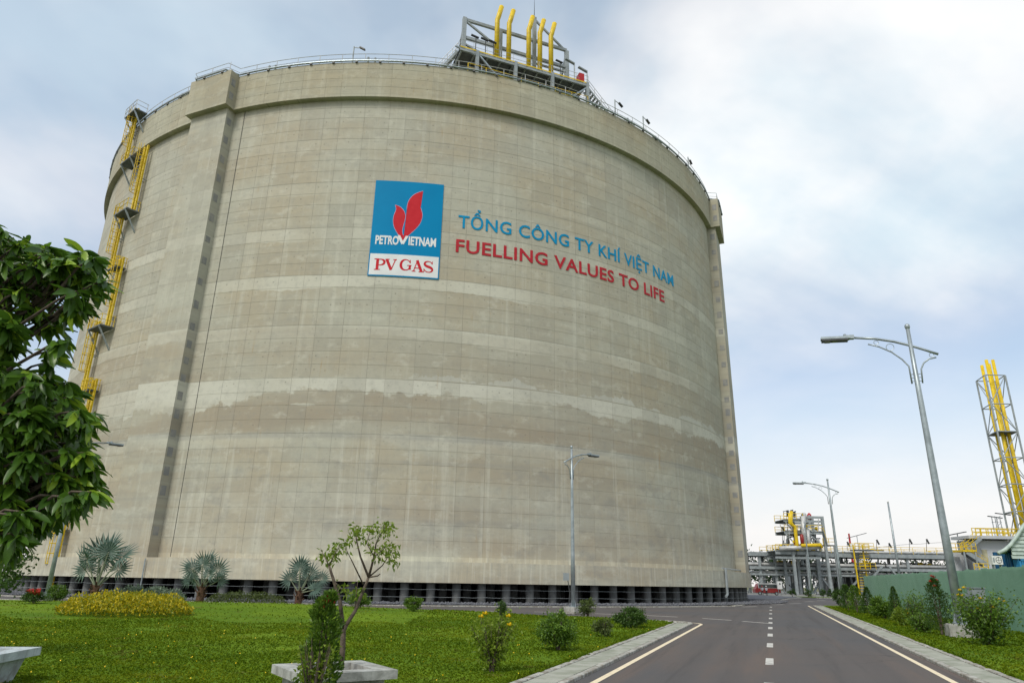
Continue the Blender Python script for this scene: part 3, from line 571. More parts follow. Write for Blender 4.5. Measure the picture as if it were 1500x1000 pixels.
# text from the built-in font, one mesh per letter, laid round the wall
def glyph(txt, off):
    cu = bpy.data.curves.new('t', 'FONT'); cu.body = txt; cu.size = 1; cu.offset = off; cu.resolution_u = 3; o = bpy.data.objects.new('t', cu); COL.objects.link(o); bpy.context.view_layer.update()
    me = bpy.data.meshes.new_from_object(o.evaluated_get(bpy.context.evaluated_depsgraph_get())); v = [tuple(q.co) for q in me.vertices]; f = [tuple(p.vertices) for p in me.polygons]
    bpy.data.objects.remove(o); bpy.data.curves.remove(cu); bpy.data.meshes.remove(me); return v, f
def lettering(txt, th0, th1, zb, cap, off, r0, r1, m, par, sx=None, extra=0., zslope=None):
    gl = []; 
    for i, ch in enumerate(txt):
        if ch == ' ': continue
        v, f = glyph(ch, off); pv, _ = glyph(txt[:i + 1], off); gl.append((v, f, max(q[0] for q in pv) - max(q[0] for q in v) + extra * i))
    x0 = gl[0][2] + min(q[0] for q in gl[0][0]); x1 = gl[-1][2] + max(q[0] for q in gl[-1][0]); k = (th1 - th0) / (x1 - x0); sc = cap / .727
    for v, f, dx_ in gl:
        cnt = {}; mb = MB(); P0, P1 = [], []
        for q in v:
            a = th0 + (q[0] + dx_ - x0) * k; z = zb + q[1] * sc + (zslope(a) if zslope else 0); P0.append(TP(math.degrees(a), r0, z)); P1.append(TP(math.degrees(a), r1, z))
        n = len(v)
        for fc in f:
            for i in range(len(fc)): e = (fc[i], fc[(i + 1) % len(fc)]); cnt[e] = cnt.get(e, 0) + 1
        sidef = [(e[0], e[1], e[1] + n, e[0] + n) for e in cnt if (e[1], e[0]) not in cnt]
        mb.add(P0 + P1, [tuple(i + n for i in fc) for fc in f] + sidef).build('letter', m, par)
T1 = thing('wall_lettering', 'blue Vietnamese company name in raised capitals on the tank wall', 'lettering', TP(-61, 44.02, 32.95))
lettering('TỔNG CÔNG TY KHÍ VIỆT NAM', R(-78.45), R(-43.6), 32.95, 1.36, .010, 44.004, 44.05, M['txtblue'], T1, extra=.03)
T2 = thing('wall_lettering', 'red English slogan in raised capitals below the blue name', 'lettering', TP(-62, 44.02, 30.4))
lettering('FUELLING VALUES TO LIFE', R(-78.6), R(-46.3), 30.42, 1.34, .016, 44.004, 44.05, M['txtred'], T2, extra=.03)
a0, zb = lg(116, 640); a1, _ = lg(325, 645); lettering('PETRO', a0, a1, lg(220, 643)[1], .87, .035, 44.08, 44.09, M['logowhite'], SG)
a0, zb = lg(413, 645); a1, _ = lg(659, 665); lettering('IETNAM', a0, a1, lg(530, 657)[1], .87, .035, 44.08, 44.09, M['logowhite'], SG)
# ================================================================== vent platform on the roof
PT = thing('vent_platform', 'grey steel platform with five bent yellow vent pipes on the tank roof', 'platform', TP(-69, 42, ZT))
a = R(-69); PO, PTv = Vector((math.cos(a), math.sin(a), 0)), Vector((-math.sin(a), math.cos(a), 0)); PC = Vector((CX, CY, 0))
def q(t, o, z): return PC + PTv * t + PO * o + Vector((0, 0, z))
DZ = 54.0
for t in (-5.9, -1.6, 2.7, 6.95):
    for o_ in (43.0, 38.0): MB().bar(q(t, o_, ZT - .1), q(t, o_, DZ + .15), .34, .34, PO).build('column', M['steel'], PT)
MB().frame(q(-.4, 40.5, DZ - .02), PTv * 7.4, PO * 2.5, Vector((0, 0, .04))).build('deck', M['grate'], PT)
for o_ in (43.0, 40.5, 38.0): MB().bar(q(-7.8, o_, DZ - .2), q(7.1, o_, DZ - .2), .2, .32).build('beam', M['steel'], PT)
for k in range(11): t = -7.6 + k * 1.44; MB().bar(q(t, 38, DZ - .25), q(t, 43, DZ - .25), .14, .3).build('joist', M['steel'], PT)
MB().bar(q(-7.8, 43.14, DZ + .04), q(7.1, 43.14, DZ + .04), .03, .14).build('toe_plate', M['yellow'], PT)
for t0, z0, t1, z1 in ((-5.7, DZ - .3, -3.3, 51.3), (-6.1, DZ - .4, -8.3, 54.0), (4.9, 51.6, 6.8, DZ - .6)): MB().bar(q(t0, 43.0, z0), q(t1, 43.0, z1), .15).build('brace', M['galv'], PT)
def rail3(p, qv, m, par, h=1.1, pitch=1.5, r=.03):
    p, qv = Vector(p), Vector(qv); L = (qv - p).length; n = max(1, round(L / pitch)); mb = MB()
    for z in (h, h * .52): mb.tube([p + Vector((0, 0, z)), qv + Vector((0, 0, z))], r, 5)
    for i in range(n + 1): b = p.lerp(qv, i / n); mb.tube([b, b + Vector((0, 0, h))], r * 1.15, 5)
    return mb.build('guard_rail', m, par)
rail3(q(-7.8, 43, DZ), q(7.1, 43, DZ), M['pale'], PT, 1.1, 1.5, .022); rail3(q(-7.8, 38, DZ), q(7.1, 38, DZ), M['pale'], PT, 1.1, 1.5, .022); rail3(q(-7.8, 38, DZ), q(-7.8, 43, DZ), M['pale'], PT, 1.1, 1.6, .022)
rail3(q(-6.9, 43.2, 51.0), q(6.9, 43.2, 51.0), M['yellow'], PT, 1.15, 2.1, .035); rail3(q(-6.9, 39, 51.4), q(6.9, 39, 51.4), M['yellow'], PT, 1.15, 2.1, .035)
for t in (-3.45, -2.05, .30, 1.65, 3.0):
    MB().tube([q(t, 42, DZ + .05), q(t, 42, 60.1), q(t + .08, 42.05, 60.35), q(t + .42, 42.1, 61.95)], .27, 14).build('vent_pipe', M['yellow'], PT, True)
    MB().lathe([(.45, -.12), (.45, .12)], 14, q(t, 42, DZ + .5)).build('pipe_flange', M['pale'], PT)
for t in (-2.8, 1.0, 2.35, 4.6, -.9): MB().lathe([(.1, 0), (.42, .25), (.5, .6), (.42, .95), (.1, 1.2)], 12, q(t, 41.4, DZ + .1)).build('relief_valve', M['pale'], PT, True)
FO = 41.0
for t, z in ((-6.9, 59.95), (-2.72, 59.8), (1.37, 63.0), (5.43, 59.6)): MB().bar(q(t, FO, DZ), q(t, FO, z), .42, .42, PO).build('frame_post', M['steel'], PT)
for z in (59.75, 57.35): MB().bar(q(-6.9, FO, z), q(5.43, FO, z), .26, .34).build('frame_beam', M['steel'], PT)
for t0, z0, t1, z1 in ((-6.8, 59.6, -3.1, 57.4), (1.5, 62.7, 5.2, 59.7), (1.4, 56.6, 5.3, 56.7), (-6.9, 56.5, -3., 55.2)): MB().bar(q(t0, FO, z0), q(t1, FO, z1), .2).build('frame_brace', M['steel'], PT)
for t in (-6.9, 5.43): MB().bar(q(t, FO, 59.6), q(t, 38, DZ + .2), .2).build('frame_brace', M['steel'], PT)
MB().tube([q(1.37, FO, 62.9), q(1.37, FO, 65.8)], .05, 5, .015).build('lightning_rod', M['lampdark'], PT)
for t in (-5.9, -4.8, -3.9, 4.0): MB().tube([q(t, 42.3, DZ), q(t, 42.3, DZ + 2.6)], .05, 5).bar(q(t - .55, 42.3, DZ + 2.7), q(t + .3, 42.3, DZ + 2.55), .22, .12).build('deck_light', M['lampdark'], PT)
MB().box(q(6.3, 42.6, DZ + .75), (.85, .6, 1.0), a).build('fire_cabinet', M['red'], PT)
for t, h in ((5.9, 3.2), (7.5, 2.6)): MB().tube([q(t, 42, DZ), q(t, 42, DZ + h)], .07, 6).bar(q(t, 42, DZ + h), q(t - 1.1, 42, DZ + h + .35), .3, .14).build('deck_light', M['steel'], PT)
def stair(p0, p1, wv, m, par, n=12, rl=M['pale'], stringer=.24):
    p0, p1, wv = Vector(p0), Vector(p1), Vector(wv); mb = MB()
    for s in (0, 1): mb.bar(p0 + wv * s, p1 + wv * s, .06, stringer)
    for i in range(n): c = p0.lerp(p1, (i + .5) / n) + wv * .5; mb.frame(c, (Vector((p1.x - p0.x, p1.y - p0.y, 0)).normalized()) * .13, wv * .5, Vector((0, 0, .02)))
    mb.build('stair_flight', m, par); r_ = MB()
    for s in (0, 1):
        for h in (.55, 1.05): r_.tube([p0 + wv * s + Vector((0, 0, h)), p1 + wv * s + Vector((0, 0, h))], .03, 5)
        for i in range(5): c = p0.lerp(p1, i / 4) + wv * s; r_.tube([c, c + Vector((0, 0, 1.05))], .03, 5)
    r_.build('stair_rail', rl, par)
stair(q(7.2, 42.6, DZ), q(11.0, 42.0, 50.7), PO * -1., M['steel'], PT); stair(q(-7.9, 42.4, DZ), q(-9.9, 42.2, 50.7), PO * -1., M['steel'], PT)
for t in np.arange(-7, 7, 1.1): MB().box(q(t, 39.6 + random.uniform(-.8, 1.5), 52 + random.uniform(-.5, .8)), (.7, .5, random.uniform(.3, .8)), a).build('pipe_box', M[random.choice(['steel', 'pale', 'lampdark'])], PT)
for z, o_ in ((51.7, 42.2), (52.4, 41.5), (53.1, 40.8)): MB().tube([q(-7.2, o_, z), q(7.0, o_, z)], .17, 8).build('header_pipe', M['pale'], PT)
# ================================================================== caged ladder on the left of the tank
LD = thing('caged_ladder', 'tall yellow caged ladder with grey landings climbing the tank wall', 'ladder', TP(-127.5, 45, 0))
def lq(th, o_, z): return TP(th, 44 + o_, z)
plat = [51.0, 45.0, 38.0, 31.5, 25.0, 18.5, 12.0, 5.5, .3]; ths = [-130.0, -129.6, -127.4, -127.0, -127.4, -127.0, -127.4, -127.0]
for i in range(8):
    zt, zb = plat[i], plat[i + 1]; th = -129.3 if i % 2 == 0 else -126.2
    if i == 0: th = -130.6
    aa = R(th); ov = Vector((math.cos(aa), math.sin(aa), 0)); tv_ = Vector((-math.sin(aa), math.cos(aa), 0)); o0 = 1.15 if i == 0 else .55; b = lambda t, o_, z: PC + ov * (44 + o_) + tv_ * t + Vector((0, 0, z))
    mb = MB()
    for t in (-.32, .32): mb.bar(b(t, o0, zb), b(t, o0, zt + 1.1), .27, .16, ov)
    z = zb + .2
    while z < zt: mb.tube([b(-.3, o0, z), b(.3, o0, z)], .035, 5); z += .33
    mb.build('ladder_section', M['yellow'], LD)
    cg = MB(); z = zb + 2.3
    while z < zt + 1.15:
        cg.tube([b(.45 * math.sin(k * math.pi / 6 - math.pi / 2) * 1.0, o0 + .08 + .72 * math.cos(k * math.pi / 6 - math.pi / 2), z) for k in range(7)], .036, 5); z += .85
    for k in range(7): cg.tube([b(.45 * math.sin(k * math.pi / 6 - math.pi / 2), o0 + .08 + .72 * math.cos(k * math.pi / 6 - math.pi / 2), zz) for zz in (zb + 2.3, zt + 1.1)], .026, 4)
    cg.build('safety_cage', M['yellow'], LD)
    for z in np.arange(zb + 1, zt, 3.): MB().bar(b(-.3, -.02, z), b(-.3, o0, z), .08).bar(b(.3, -.02, z), b(.3, o0, z), .08).build('wall_bracket', M['steel'], LD)
    # landing
    big = i in (0, 1, 2, 4, 6); w = 1.45 if big else .9; dp = 1.3 if big else 1.0; th = ths[i]; aa = R(th); ov2 = Vector((math.cos(aa), math.sin(aa), 0)); tv2 = Vector((-math.sin(aa), math.cos(aa), 0)); s0 = .65 if i == 0 else .1
    c = lambda t, o_, z: PC + ov2 * (44 + o_) + tv2 * t + Vector((0, 0, z))
    P = MB().frame(c(0, s0 + dp / 2, zt - .05), tv2 * w, ov2 * dp / 2, Vector((0, 0, .07))).build('landing', M['grate'], LD)
    rl = MB()
    for z in (.55, 1.1): rl.tube([c(-w, s0, zt + z), c(-w, s0 + dp, zt + z), c(w, s0 + dp, zt + z), c(w, s0, zt + z)], .036, 5)
    for t, o_ in ((-w, s0 + .1), (-w, s0 + dp), (-w / 3, s0 + dp), (w / 3, s0 + dp), (w, s0 + dp), (w, s0 + .1)): rl.tube([c(t, o_, zt), c(t, o_, zt + 1.1)], .036, 5)
    rl.build('guard_rail', M['pale'] if i == 0 else M['yellow'], P)
    if big:
        for t in (-w * .8, w * .8): MB().bar(c(t, s0 + dp, zt - .1), c(t, s0 - .1 if i else .6, zt - 2.3), .13).build('brace', M['galv'], LD)
# ================================================================== street lamps
def make_lamp(label, group, plinth=True, name='street_lamp'):
    t = thing(name, label, 'street lamp', group=group)
    if plinth: pb = MB().prism([(-.5, -.5), (.5, -.5), (.5, .5), (-.5, .5)], 0, .5); me = pb.mesh('plinth'); bm = bmesh.new(); bm.from_mesh(me); bmesh.ops.bevel(bm, geom=bm.edges[:], offset=.03, segments=2, affect='EDGES'); bm.to_mesh(me); bm.free(); obj('plinth', me, M['plinth'], t)
    z0 = .5
    MB().tube([(0, 0, z0), (0, 0, 4), (0, 0, 9), (0, 0, 12.15)], [.165, .145, .105, .075], 14).build('pole', M['galv'], t, True, False)
    fl_ = MB().box((0, 0, z0 + .02), (.5, .5, .04))
    for k in range(4):
        an = k * math.pi / 2; d = Vector((math.cos(an), math.sin(an), 0)); fl_.ext([d * .16 + Vector((0, 0, z0 + .04)) + d.cross(Vector((0, 0, .01))), d * .25 + Vector((0, 0, z0 + .04)) + d.cross(Vector((0, 0, .01))), d * .14 + Vector((0, 0, z0 + .5)) + d.cross(Vector((0, 0, .01)))], d.cross(Vector((0, 0, -.02))))
    fl_.build('base_flange', M['galv'], t, False, False)
    MB().lathe([(.03, 12.1), (.085, 12.16), (.11, 12.24), (.10, 12.32), (.05, 12.37), (.01, 12.38)], 12).build('finial', M['galv'], t, True, False)
    arm = [(.95, 0, 10.93), (.5, 0, 11.16), (0, 0, 11.40), (-.6, 0, 11.64), (-1.3, 0, 11.84), (-2.15, 0, 11.97)]
    MB().tube(arm, .055, 8).build('arm', M['galv'], t, True, False)
    MB().tube([(-1.6, 0, 11.62), (-1.2, 0, 11.47), (-.75, 0, 11.18), (-.4, 0, 10.82), (-.2, 0, 10.5), (-.2, 0, 9.75)], .032, 6).build('scroll_bracket', M['galv'], t, True, False)
    MB().tube([(.85, 0, 10.80), (.58, 0, 10.76), (.36, 0, 10.6), (.23, 0, 10.35), (.19, 0, 9.75)], .032, 6).build('scroll_bracket', M['galv'], t, True, False)
    tie = MB()
    for z in (9.85, 10.0, 10.15): tie.tube([(-.2, 0, z), (.19, 0, z)], .018, 5)
    tie.build('bracket_tie', M['galv'], t, False, False)
    for cx_, cz, r_ in ((-1.28, 11.66, .09), (-.78, 11.40, .15), (.70, 10.92, .085)): MB().tube([(cx_ + r_ * math.cos(k * math.pi / 7), 0, cz + r_ * math.sin(k * math.pi / 7)) for k in range(14)], .013, 5, close=True).build('scroll_ring', M['galv'], t, False, False)
    q3 = Matrix.Rotation(R(3), 3, 'Y')
    hd = MB().box((-2.85, 0, 12.0), (1.15, .36, .10), M3=q3).box((-2.28, 0, 12.0), (.35, .22, .16), M3=q3).lathe([(.06, 0), (.06, .1), (.02, .12)], 8, (-2.45, 0, 12.05)); H = hd.build('lamp_head', M['galv'], t, False, False)
    MB().box((-2.88, 0, 11.91), (1.05, .34, .09), M3=q3).build('lamp_underside', M['lampdark'], H, False, False)
    for k in range(3): MB().box((-3.18 + k * .3, 0, 11.862), (.22, .26, .02), M3=q3).build('lens', M['lens'], H, False, False)
    return t
LG = 'street lamps along the roads'
lampA = make_lamp('near tall grey street lamp on a concrete block by the green fence', LG); lampA.location = (16.84, 27.63, .0); lampA.rotation_euler.z = math.atan2(ND.y, ND.x)
def lamp(label, p, rz, s=1.):
    o = copy_tree(lampA); o['label'] = label; o.location = p; o.rotation_euler.z = rz; o.scale = (s, s, s); return o
lamp('second street lamp, where the paved strip meets the road junction', (34.65, 76.18, .05), math.atan2(ND.y, ND.x), 1.04)
lamp('street lamp on the lawn kerb in front of the middle of the tank', (3.84, 43.2, .0), math.atan2(-.72, -.69), .795)
lp = gp(66, 884); lamp('street lamp at the far left, half hidden by the mango tree', (lp.x, lp.y, 0), math.atan2(-.9, -.45), .84)
p3 = at(1190, 870, 133); lamp('distant street lamp on the grass verge before the pipe rack', (p3.x, p3.y, 0), math.atan2(.9, .2), 1.07)
p4 = at(1318, 845, 100); pl4 = thing('light_pole', 'plain tapered grey pole with pale tip behind the green fence', 'pole', (p4.x, p4.y, 0)); MB().tube([(0, 0, 0), (0, 0, 13.2)], .19, 10, .11).build('shaft', M['galv'], pl4, True, False); MB().lathe([(.1, 13.2), (.14, 13.3), (.05, 13.45)], 8).build('tip', M['white'], pl4, True, False)
bx = thing('junction_box', 'grey electrical box on a stand beside the near lamp post', 'electrical box', RP(32.2, 7.3, KZ))
MB().box((.0, 0, 1.45), (.48, .3, .5)).build('cabinet', M['steel'], bx, False, False); MB().box((-.42, 0, 1.42), (.3, .18, .2)).build('side_box', M['galv'], bx, False, False); MB().tube([(-.15, 0, 0), (-.12, 0, 1.2)], .03, 6).tube([(.12, 0, 0), (.1, 0, 1.2)], .03, 6).tube([(-.16, 0, .35), (.14, 0, 1.05)], .02, 5).build('stand', M['lampdark'], bx, False, False); MB().box((0, 0, 1.72), (.54, .36, .04)).build('hood', M['galv'], bx, False, False)
bx2 = thing('junction_box', 'small grey switch box fixed to the lamp before the tank', 'electrical box', (3.84 - .42, 43.0, 2.05)); MB().box((0, 0, 0), (.34, .22, .42)).build('cabinet', M['steel'], bx2, False, False); MB().tube([(.1, 0, -.2), (.2, 0, -.9), (.15, 0, -1.5)], .025, 5).build('cable', M['lampdark'], bx2, False, False)
# ================================================================== green fence
FN = thing('sheet_fence', 'green corrugated sheet metal fence along the right verge', 'fence', RP(20, 9.75, KZ))
prof = []; 
for k in range(7):
    x0 = k * .15
    prof += [(x0, 0), (x0 + .05, 0), (x0 + .065, .03), (x0 + .105, .03), (x0 + .12, 0)]
prof += [(1.05, 0)]
def fmesh(h):
    mb = MB(); n = len(prof); mb.add([(x, y, 0) for x, y in prof] + [(x, y, h) for x, y in prof], [(i, i + 1, n + i + 1, n + i) for i in range(n - 1)]); me = mb.mesh('fence_sheet'); me.materials.append(M['fence']); return me
FME = [fmesh(h) for h in (2.62, 2.66, 2.6)]
fang = math.atan2(UD.y, UD.x)
for k in range(72):
    u = 14 + k * 1.05; n_ = 9.75 + .0; p = RP(u, n_, KZ - .02 + .006 * max(0, u - 40)); o = obj('fence_sheet', FME[k % 3], None, FN); o.location = p - FN.location; o.rotation_euler.z = fang + random.uniform(-.012, .012)
for k in range(25): p = RP(14 + k * 3.15, 9.84, KZ); MB().bar(p, p + Vector((0, 0, 2.5)), .06).build('post', M['steel'], FN)
# ================================================================== plant behind the fence
def beam(par, name, m, Y, x0, y0, x1, y1, w, h=None): return MB().bar(at(x0, y0, Y), at(x1, y1, Y), w, h or w).build(name, m, par)
RY = 185.
RK = thing('pipe_rack', 'long two level steel pipe rack with yellow railings behind the fence', 'pipe rack', at(1240, 868, RY))
def G0(px, Y): p = at(px, 860, Y); return Vector((p.x, p.y, 0))
def ht(py, Y, px=1240): return at(px, py, Y).z
zu, zl = ht(813, RY), ht(833, RY)
for x in (1116, 1139, 1204, 1262, 1335, 1400, 1460):
    for dY in (0, 9):
        b = G0(x, RY + dY) if dY == 0 else G0(x, RY) + Vector((0, 9, 0)); MB().bar(b, b + Vector((0, 0, zu)), .55, .55, (0, 1, 0)).build('column', M['steel'], RK)
pL, pR = at(1100, 860, RY), at(1500, 860, RY)
def hb(x0, x1, z, dy, w, h, m, name='beam'): a_, b_ = at(x0, 860, RY), at(x1, 860, RY); return MB().bar((a_.x, RY + dy, z), (b_.x, RY + dy, z), w, h).build(name, m, RK)
def hp(x0, x1, z, dy, r, m): a_, b_ = at(x0, 860, RY), at(x1, 860, RY); return MB().tube([(a_.x, RY + dy, z), (b_.x, RY + dy, z)], r, 8).build('pipe', m, RK, True)
for z, h in ((zu, .95), (zl, .7), (zl - 1.6, .45)):
    hb(1100, 1500, z, -.5, .4, h, M['steel']); hb(1100, 1500, z, 9.5, .4, h, M['steel'])
hb(1100, 1500, zu + .2, 4.5, 9, .15, M['grate'], 'deck'); hb(1100, 1500, zl + .1, 4.5, 9, .15, M['grate'], 'deck')
for dy, z, r, m in ((.6, zl + .9, .42, 'pale'), (1.8, zl + .8, .32, 'galv'), (3.2, zl + 1., .5, 'pale'), (5, zl + .8, .35, 'steel'), (.2, zl - 1.0, .25, 'pale'), (1.6, zl - 1.1, .3, 'galv'), (1., zu + .9, .35, 'pale'), (3, zu + .8, .3, 'galv'), (6, zu + 1., .4, 'pale')): hp(1100 if z < zu else 1150, 1500, z, dy, r, M[m])
for x0, x1 in ((1136, 1500),):
    a_, b_ = at(x0, 860, RY), at(x1, 860, RY); rail3((a_.x, RY - .6, zu + .5), (b_.x, RY - .6, zu + .5), M['yellow'], RK, 1.7, 3., .055); rail3((a_.x, RY + 9, zu + .5), (b_.x, RY + 9, zu + .5), M['yellow'], RK, 1.7, 3., .055)
for i in range(95):                                                      # valves and boxes along both decks
    x = random.uniform(1150, 1400); zz = random.choice([zl + .6, zl + .7, zu + .5]); p = at(x, 860, RY); s = random.uniform(.35, 1.2)
    m = random.choice(['yellow', 'yellow', 'steel', 'pale', 'lampdark', 'galv'])
    if i % 3: MB().lathe([(s * .35, 0), (s * .5, .2 * s), (s * .5, s), (s * .2, s * 1.2)], 8, (p.x, RY + random.uniform(-.2, 6), zz)).build('valve', M[m], RK)
    else: MB().box((p.x, RY + random.uniform(-.2, 6), zz + s * .5), (s * 1.8, s, s * 1.1)).build('valve_box', M[m], RK)
for i in range(48): x = random.uniform(1108, 1420); p = at(x, 860, RY); z1 = random.choice([zl, zl, zu + 1.]); MB().tube([(p.x, RY + random.uniform(0, 7), 0.), (p.x, RY + random.uniform(0, 7), z1)], random.uniform(.08, .24), 6).build('riser', M[random.choice(['pale', 'steel', 'galv', 'lampdark'])], RK)
for x0, y0, x1, y1 in ((1277, 846, 1292, 829), (1316, 846, 1302, 829), (1204, 846, 1192, 868), (1204, 846, 1222, 868), (1240, 868, 1256, 850), (1228, 850, 1246, 868), (1190, 838, 1204, 852)): beam(RK, 'brace', M['steel'], RY - .6, x0, y0, x1, y1, .42)
for x0, x1, z0, z1 in ((1168, 1186, 0, 4.6), (1225, 1238, 0, 3.6), (1250, 1300, 0, 4.8)): a_, b_ = at(x0, 860, RY + 6), at(x1, 860, RY + 6); MB().box(((a_.x + b_.x) / 2, RY + 12, (z0 + z1) / 2), (b_.x - a_.x, 4, z1 - z0)).build('equipment_house', M['lampdark'] if x0 > 1200 else M['steel'], RK)
for x, y0, y1 in ((1146, 800, 771), (1241, 805, 793), (1284, 806, 790), (1332, 806, 789), (1357, 806, 789), (1302, 806, 795)):
    b, tpt = at(x, y0 + 8, RY + 2), at(x, y1, RY + 2); MB().tube([(b.x, RY + 2, zu), tpt], .07, 5).bar(tpt, tpt + Vector((.5, 0, -1.2)), .4, .2).build('rack_light', M['lampdark'], RK)
wr = MB(); pts = [at(1270 + i * 13, 803 - 9 * math.sin(math.pi * i / 18) + (i % 6 - 3) ** 2 * .12, RY + 3) for i in range(19)]; wr.tube(pts, .05, 4); tag(wr.build('overhead_cable', M['lampdark']), 'thin dark cable sagging above the pipe rack', 'cable')
CT = thing('cage_tower', 'yellow caged ladder tower standing before the pipe rack', 'ladder', at(1266, 868, RY - 3))
for x in (1259, 1273): b = at(x, 868, RY - 3); t_ = at(x, 797, RY - 3); MB().bar((b.x, RY - 3, 0), (b.x, RY - 3, t_.z), .28).build('stringer', M['yellow'], CT)
for y in range(797, 868, 4): b = at(1259, y, RY - 3); c = at(1273, y, RY - 3); MB().bar(b, (c.x, c.y, b.z), .13).build('rung', M['yellow'], CT)
for y, x0, x1 in ((797, 1250, 1277), (826, 1257, 1280)):
    a_, b_ = at(x0, y + 7, RY - 3), at(x1, y + 7, RY - 3); MB().box(((a_.x + b_.x) / 2, RY - 2.5, a_.z - .2), (b_.x - a_.x, 3, .3)).build('landing', M['grate'], CT)
    for yy in (-4.2, -1.4): rail3((a_.x, RY + yy, a_.z), (b_.x, RY + yy, a_.z), M['yellow'], CT, 1.5, 1.2, .055)
# process tower
PY = 178.
PS = thing('process_tower', 'steel process tower with yellow piping and white columns by the tank', 'process tower', at(1178, 868, PY))
gz = lambda x, y, dy=0.: (lambda p: Vector((p.x, PY + dy, p.z)))(at(x, y, PY))
for x, y in ((1160, 796), (1175, 757), (1204, 757)):
    for dy in (0, 6): b = gz(x, y, dy); MB().bar((b.x, PY + dy, 0), b, .6, .6, (0, 1, 0)).build('column', M['steel'], PS)
for x0, x1, y, m, h in ((1172, 1206, 757, 'steel', .55), (1174, 1205, 763, 'steel', .45), (1174, 1205, 768, 'steel', .4), (1149, 1207, 779, 'steel', .8), (1148, 1176, 762, 'steel', .6), (1136, 1202, 808, 'steel', 1.0), (1136, 1202, 816, 'steel', .5)):
    for dy in (0, 6): MB().bar(gz(x0, y, dy), (gz(x1, y, dy).x, PY + dy, gz(x0, y, dy).z), .4, h).build('beam', M[m], PS)
for x0, x1, y in ((1149, 1207, 777.5), (1148, 1176, 760.5), (1136, 1202, 806)):
    a_, b_ = gz(x0, y), gz(x1, y); MB().box(((a_.x + b_.x) / 2, PY + 3, a_.z), (b_.x - a_.x, 6.6, .15)).build('deck', M['grate'], PS); rail3((a_.x, PY - .2, a_.z), (b_.x, PY - .2, a_.z), M['yellow'], PS, 1.5, 1.6, .07); rail3((a_.x, PY + 6.2, a_.z), (b_.x, PY + 6.2, a_.z), M['yellow'], PS, 1.5, 1.6, .07)
for x0, y0, x1, y1 in ((1149, 780, 1160, 792), (1149, 763, 1159, 775), (1176, 770, 1190, 779), (1184, 782, 1203, 797), (1175, 780, 1200, 802)): MB().bar(gz(x0, y0, -.3), gz(x1, y1, -.3), .26).build('brace', M['steel'], PS)
MB().tube([gz(1157, 749, -1), gz(1156, 764, -1), gz(1158, 769, -1), gz(1162, 771, -1), gz(1163, 779, -1), gz(1165, 795, -1), gz(1166, 806, -1)], .42, 10).build('yellow_riser', M['yellow'], PS, True)
MB().tube([gz(1154, 752, -1), gz(1154, 766, -1), gz(1158, 770, -1)], .3, 8).build('yellow_riser', M['yellow'], PS, True)
for x, y0, y1, r in ((1174, 756, 800, .55), (1181, 776, 806, .42)): MB().tube([gz(x, y0, -1), gz(x + 2, y1, -1)], r, 12).build('white_column', M['pale'], PS, True)
MB().lathe([(.05, -1.3), (.4, -1.1), (.48, 0), (.4, 1.1), (.05, 1.3)], 12, gz(1172, 790, -1.2)).build('red_vessel', M['vanred'], PS, True)
MB().tube([gz(1140, 803, -1), gz(1200, 801, -1)], .55, 10).build('header_pipe', M['pale'], PS, True); MB().tube([gz(1170, 799, -1.6), gz(1198, 798, -1.6), gz(1200, 803, -1.6)], .4, 8).build('header_pipe', M['yellow'], PS, True)
for i in range(26): b = gz(random.uniform(1150, 1204), random.choice([759, 776, 795, 803, 803]), random.uniform(-.5, 5)); s = random.uniform(.4, 1.1); MB().lathe([(s * .4, 0), (s * .55, s * .4), (s * .5, s * 1.1), (s * .15, s * 1.5)], 8, b).build('valve', M[random.choice(['yellow', 'pale', 'lampdark', 'steel', 'yellow', 'red'])], PS)
stair(gz(1210, 798, -1), gz(1204, 778, -1), Vector((0, 1.2, 0)), M['steel'], PS, 10, M['yellow']); a_, b_ = gz(1206, 798), gz(1223, 798); MB().box(((a_.x + b_.x) / 2, PY + 2, a_.z), (b_.x - a_.x, 4, .2)).build('deck', M['grate'], PS); rail3((a_.x, PY, a_.z), (b_.x, PY, a_.z), M['yellow'], PS, 1.6, 1.5, .07)
for x in (1209, 1222): b = gz(x, 798); MB().bar((b.x, PY, 0), b, .4).build('column', M['steel'], PS)
for x, y in ((1156, 748), (1162, 747), (1166, 749)): MB().tube([gz(x, y + 8, 1), gz(x, y, 1)], .3, 6).bar(gz(x - 2, y, 1), gz(x + 2, y - 1, 1), .25).build('top_valve', M['lampdark'], PS)
MB().tube([gz(1148, 762), gz(1148, 748)], .06, 5).bar(gz(1147, 749), gz(1154, 747), .35, .15).build('tower_light', M['lampdark'], PS)
for i in range(46):                                                     # small bore pipework
    x = random.uniform(1152, 1204); y0 = random.choice([760, 778, 790]); y1 = y0 + random.uniform(8, 26); dY = random.uniform(-.8, 6); k = i % 3; r_ = random.uniform(.05, .16); m = M[random.choice(['pale', 'galv', 'steel', 'yellow', 'lampdark'])]
    pts = [gz(x, y0, dY), gz(x, y1, dY)] if k == 0 else [gz(x, y0, dY), gz(x, y0 + 5, dY), gz(x + random.uniform(-9, 9), y0 + 5, dY), gz(x + random.uniform(-9, 9), min(y1, 806), dY)] if k == 1 else [gz(x, y1, dY), gz(min(1206, x + random.uniform(6, 22)), y1, dY)]
    MB().tube(pts, r_, 6).build('small_pipe', m, PS)
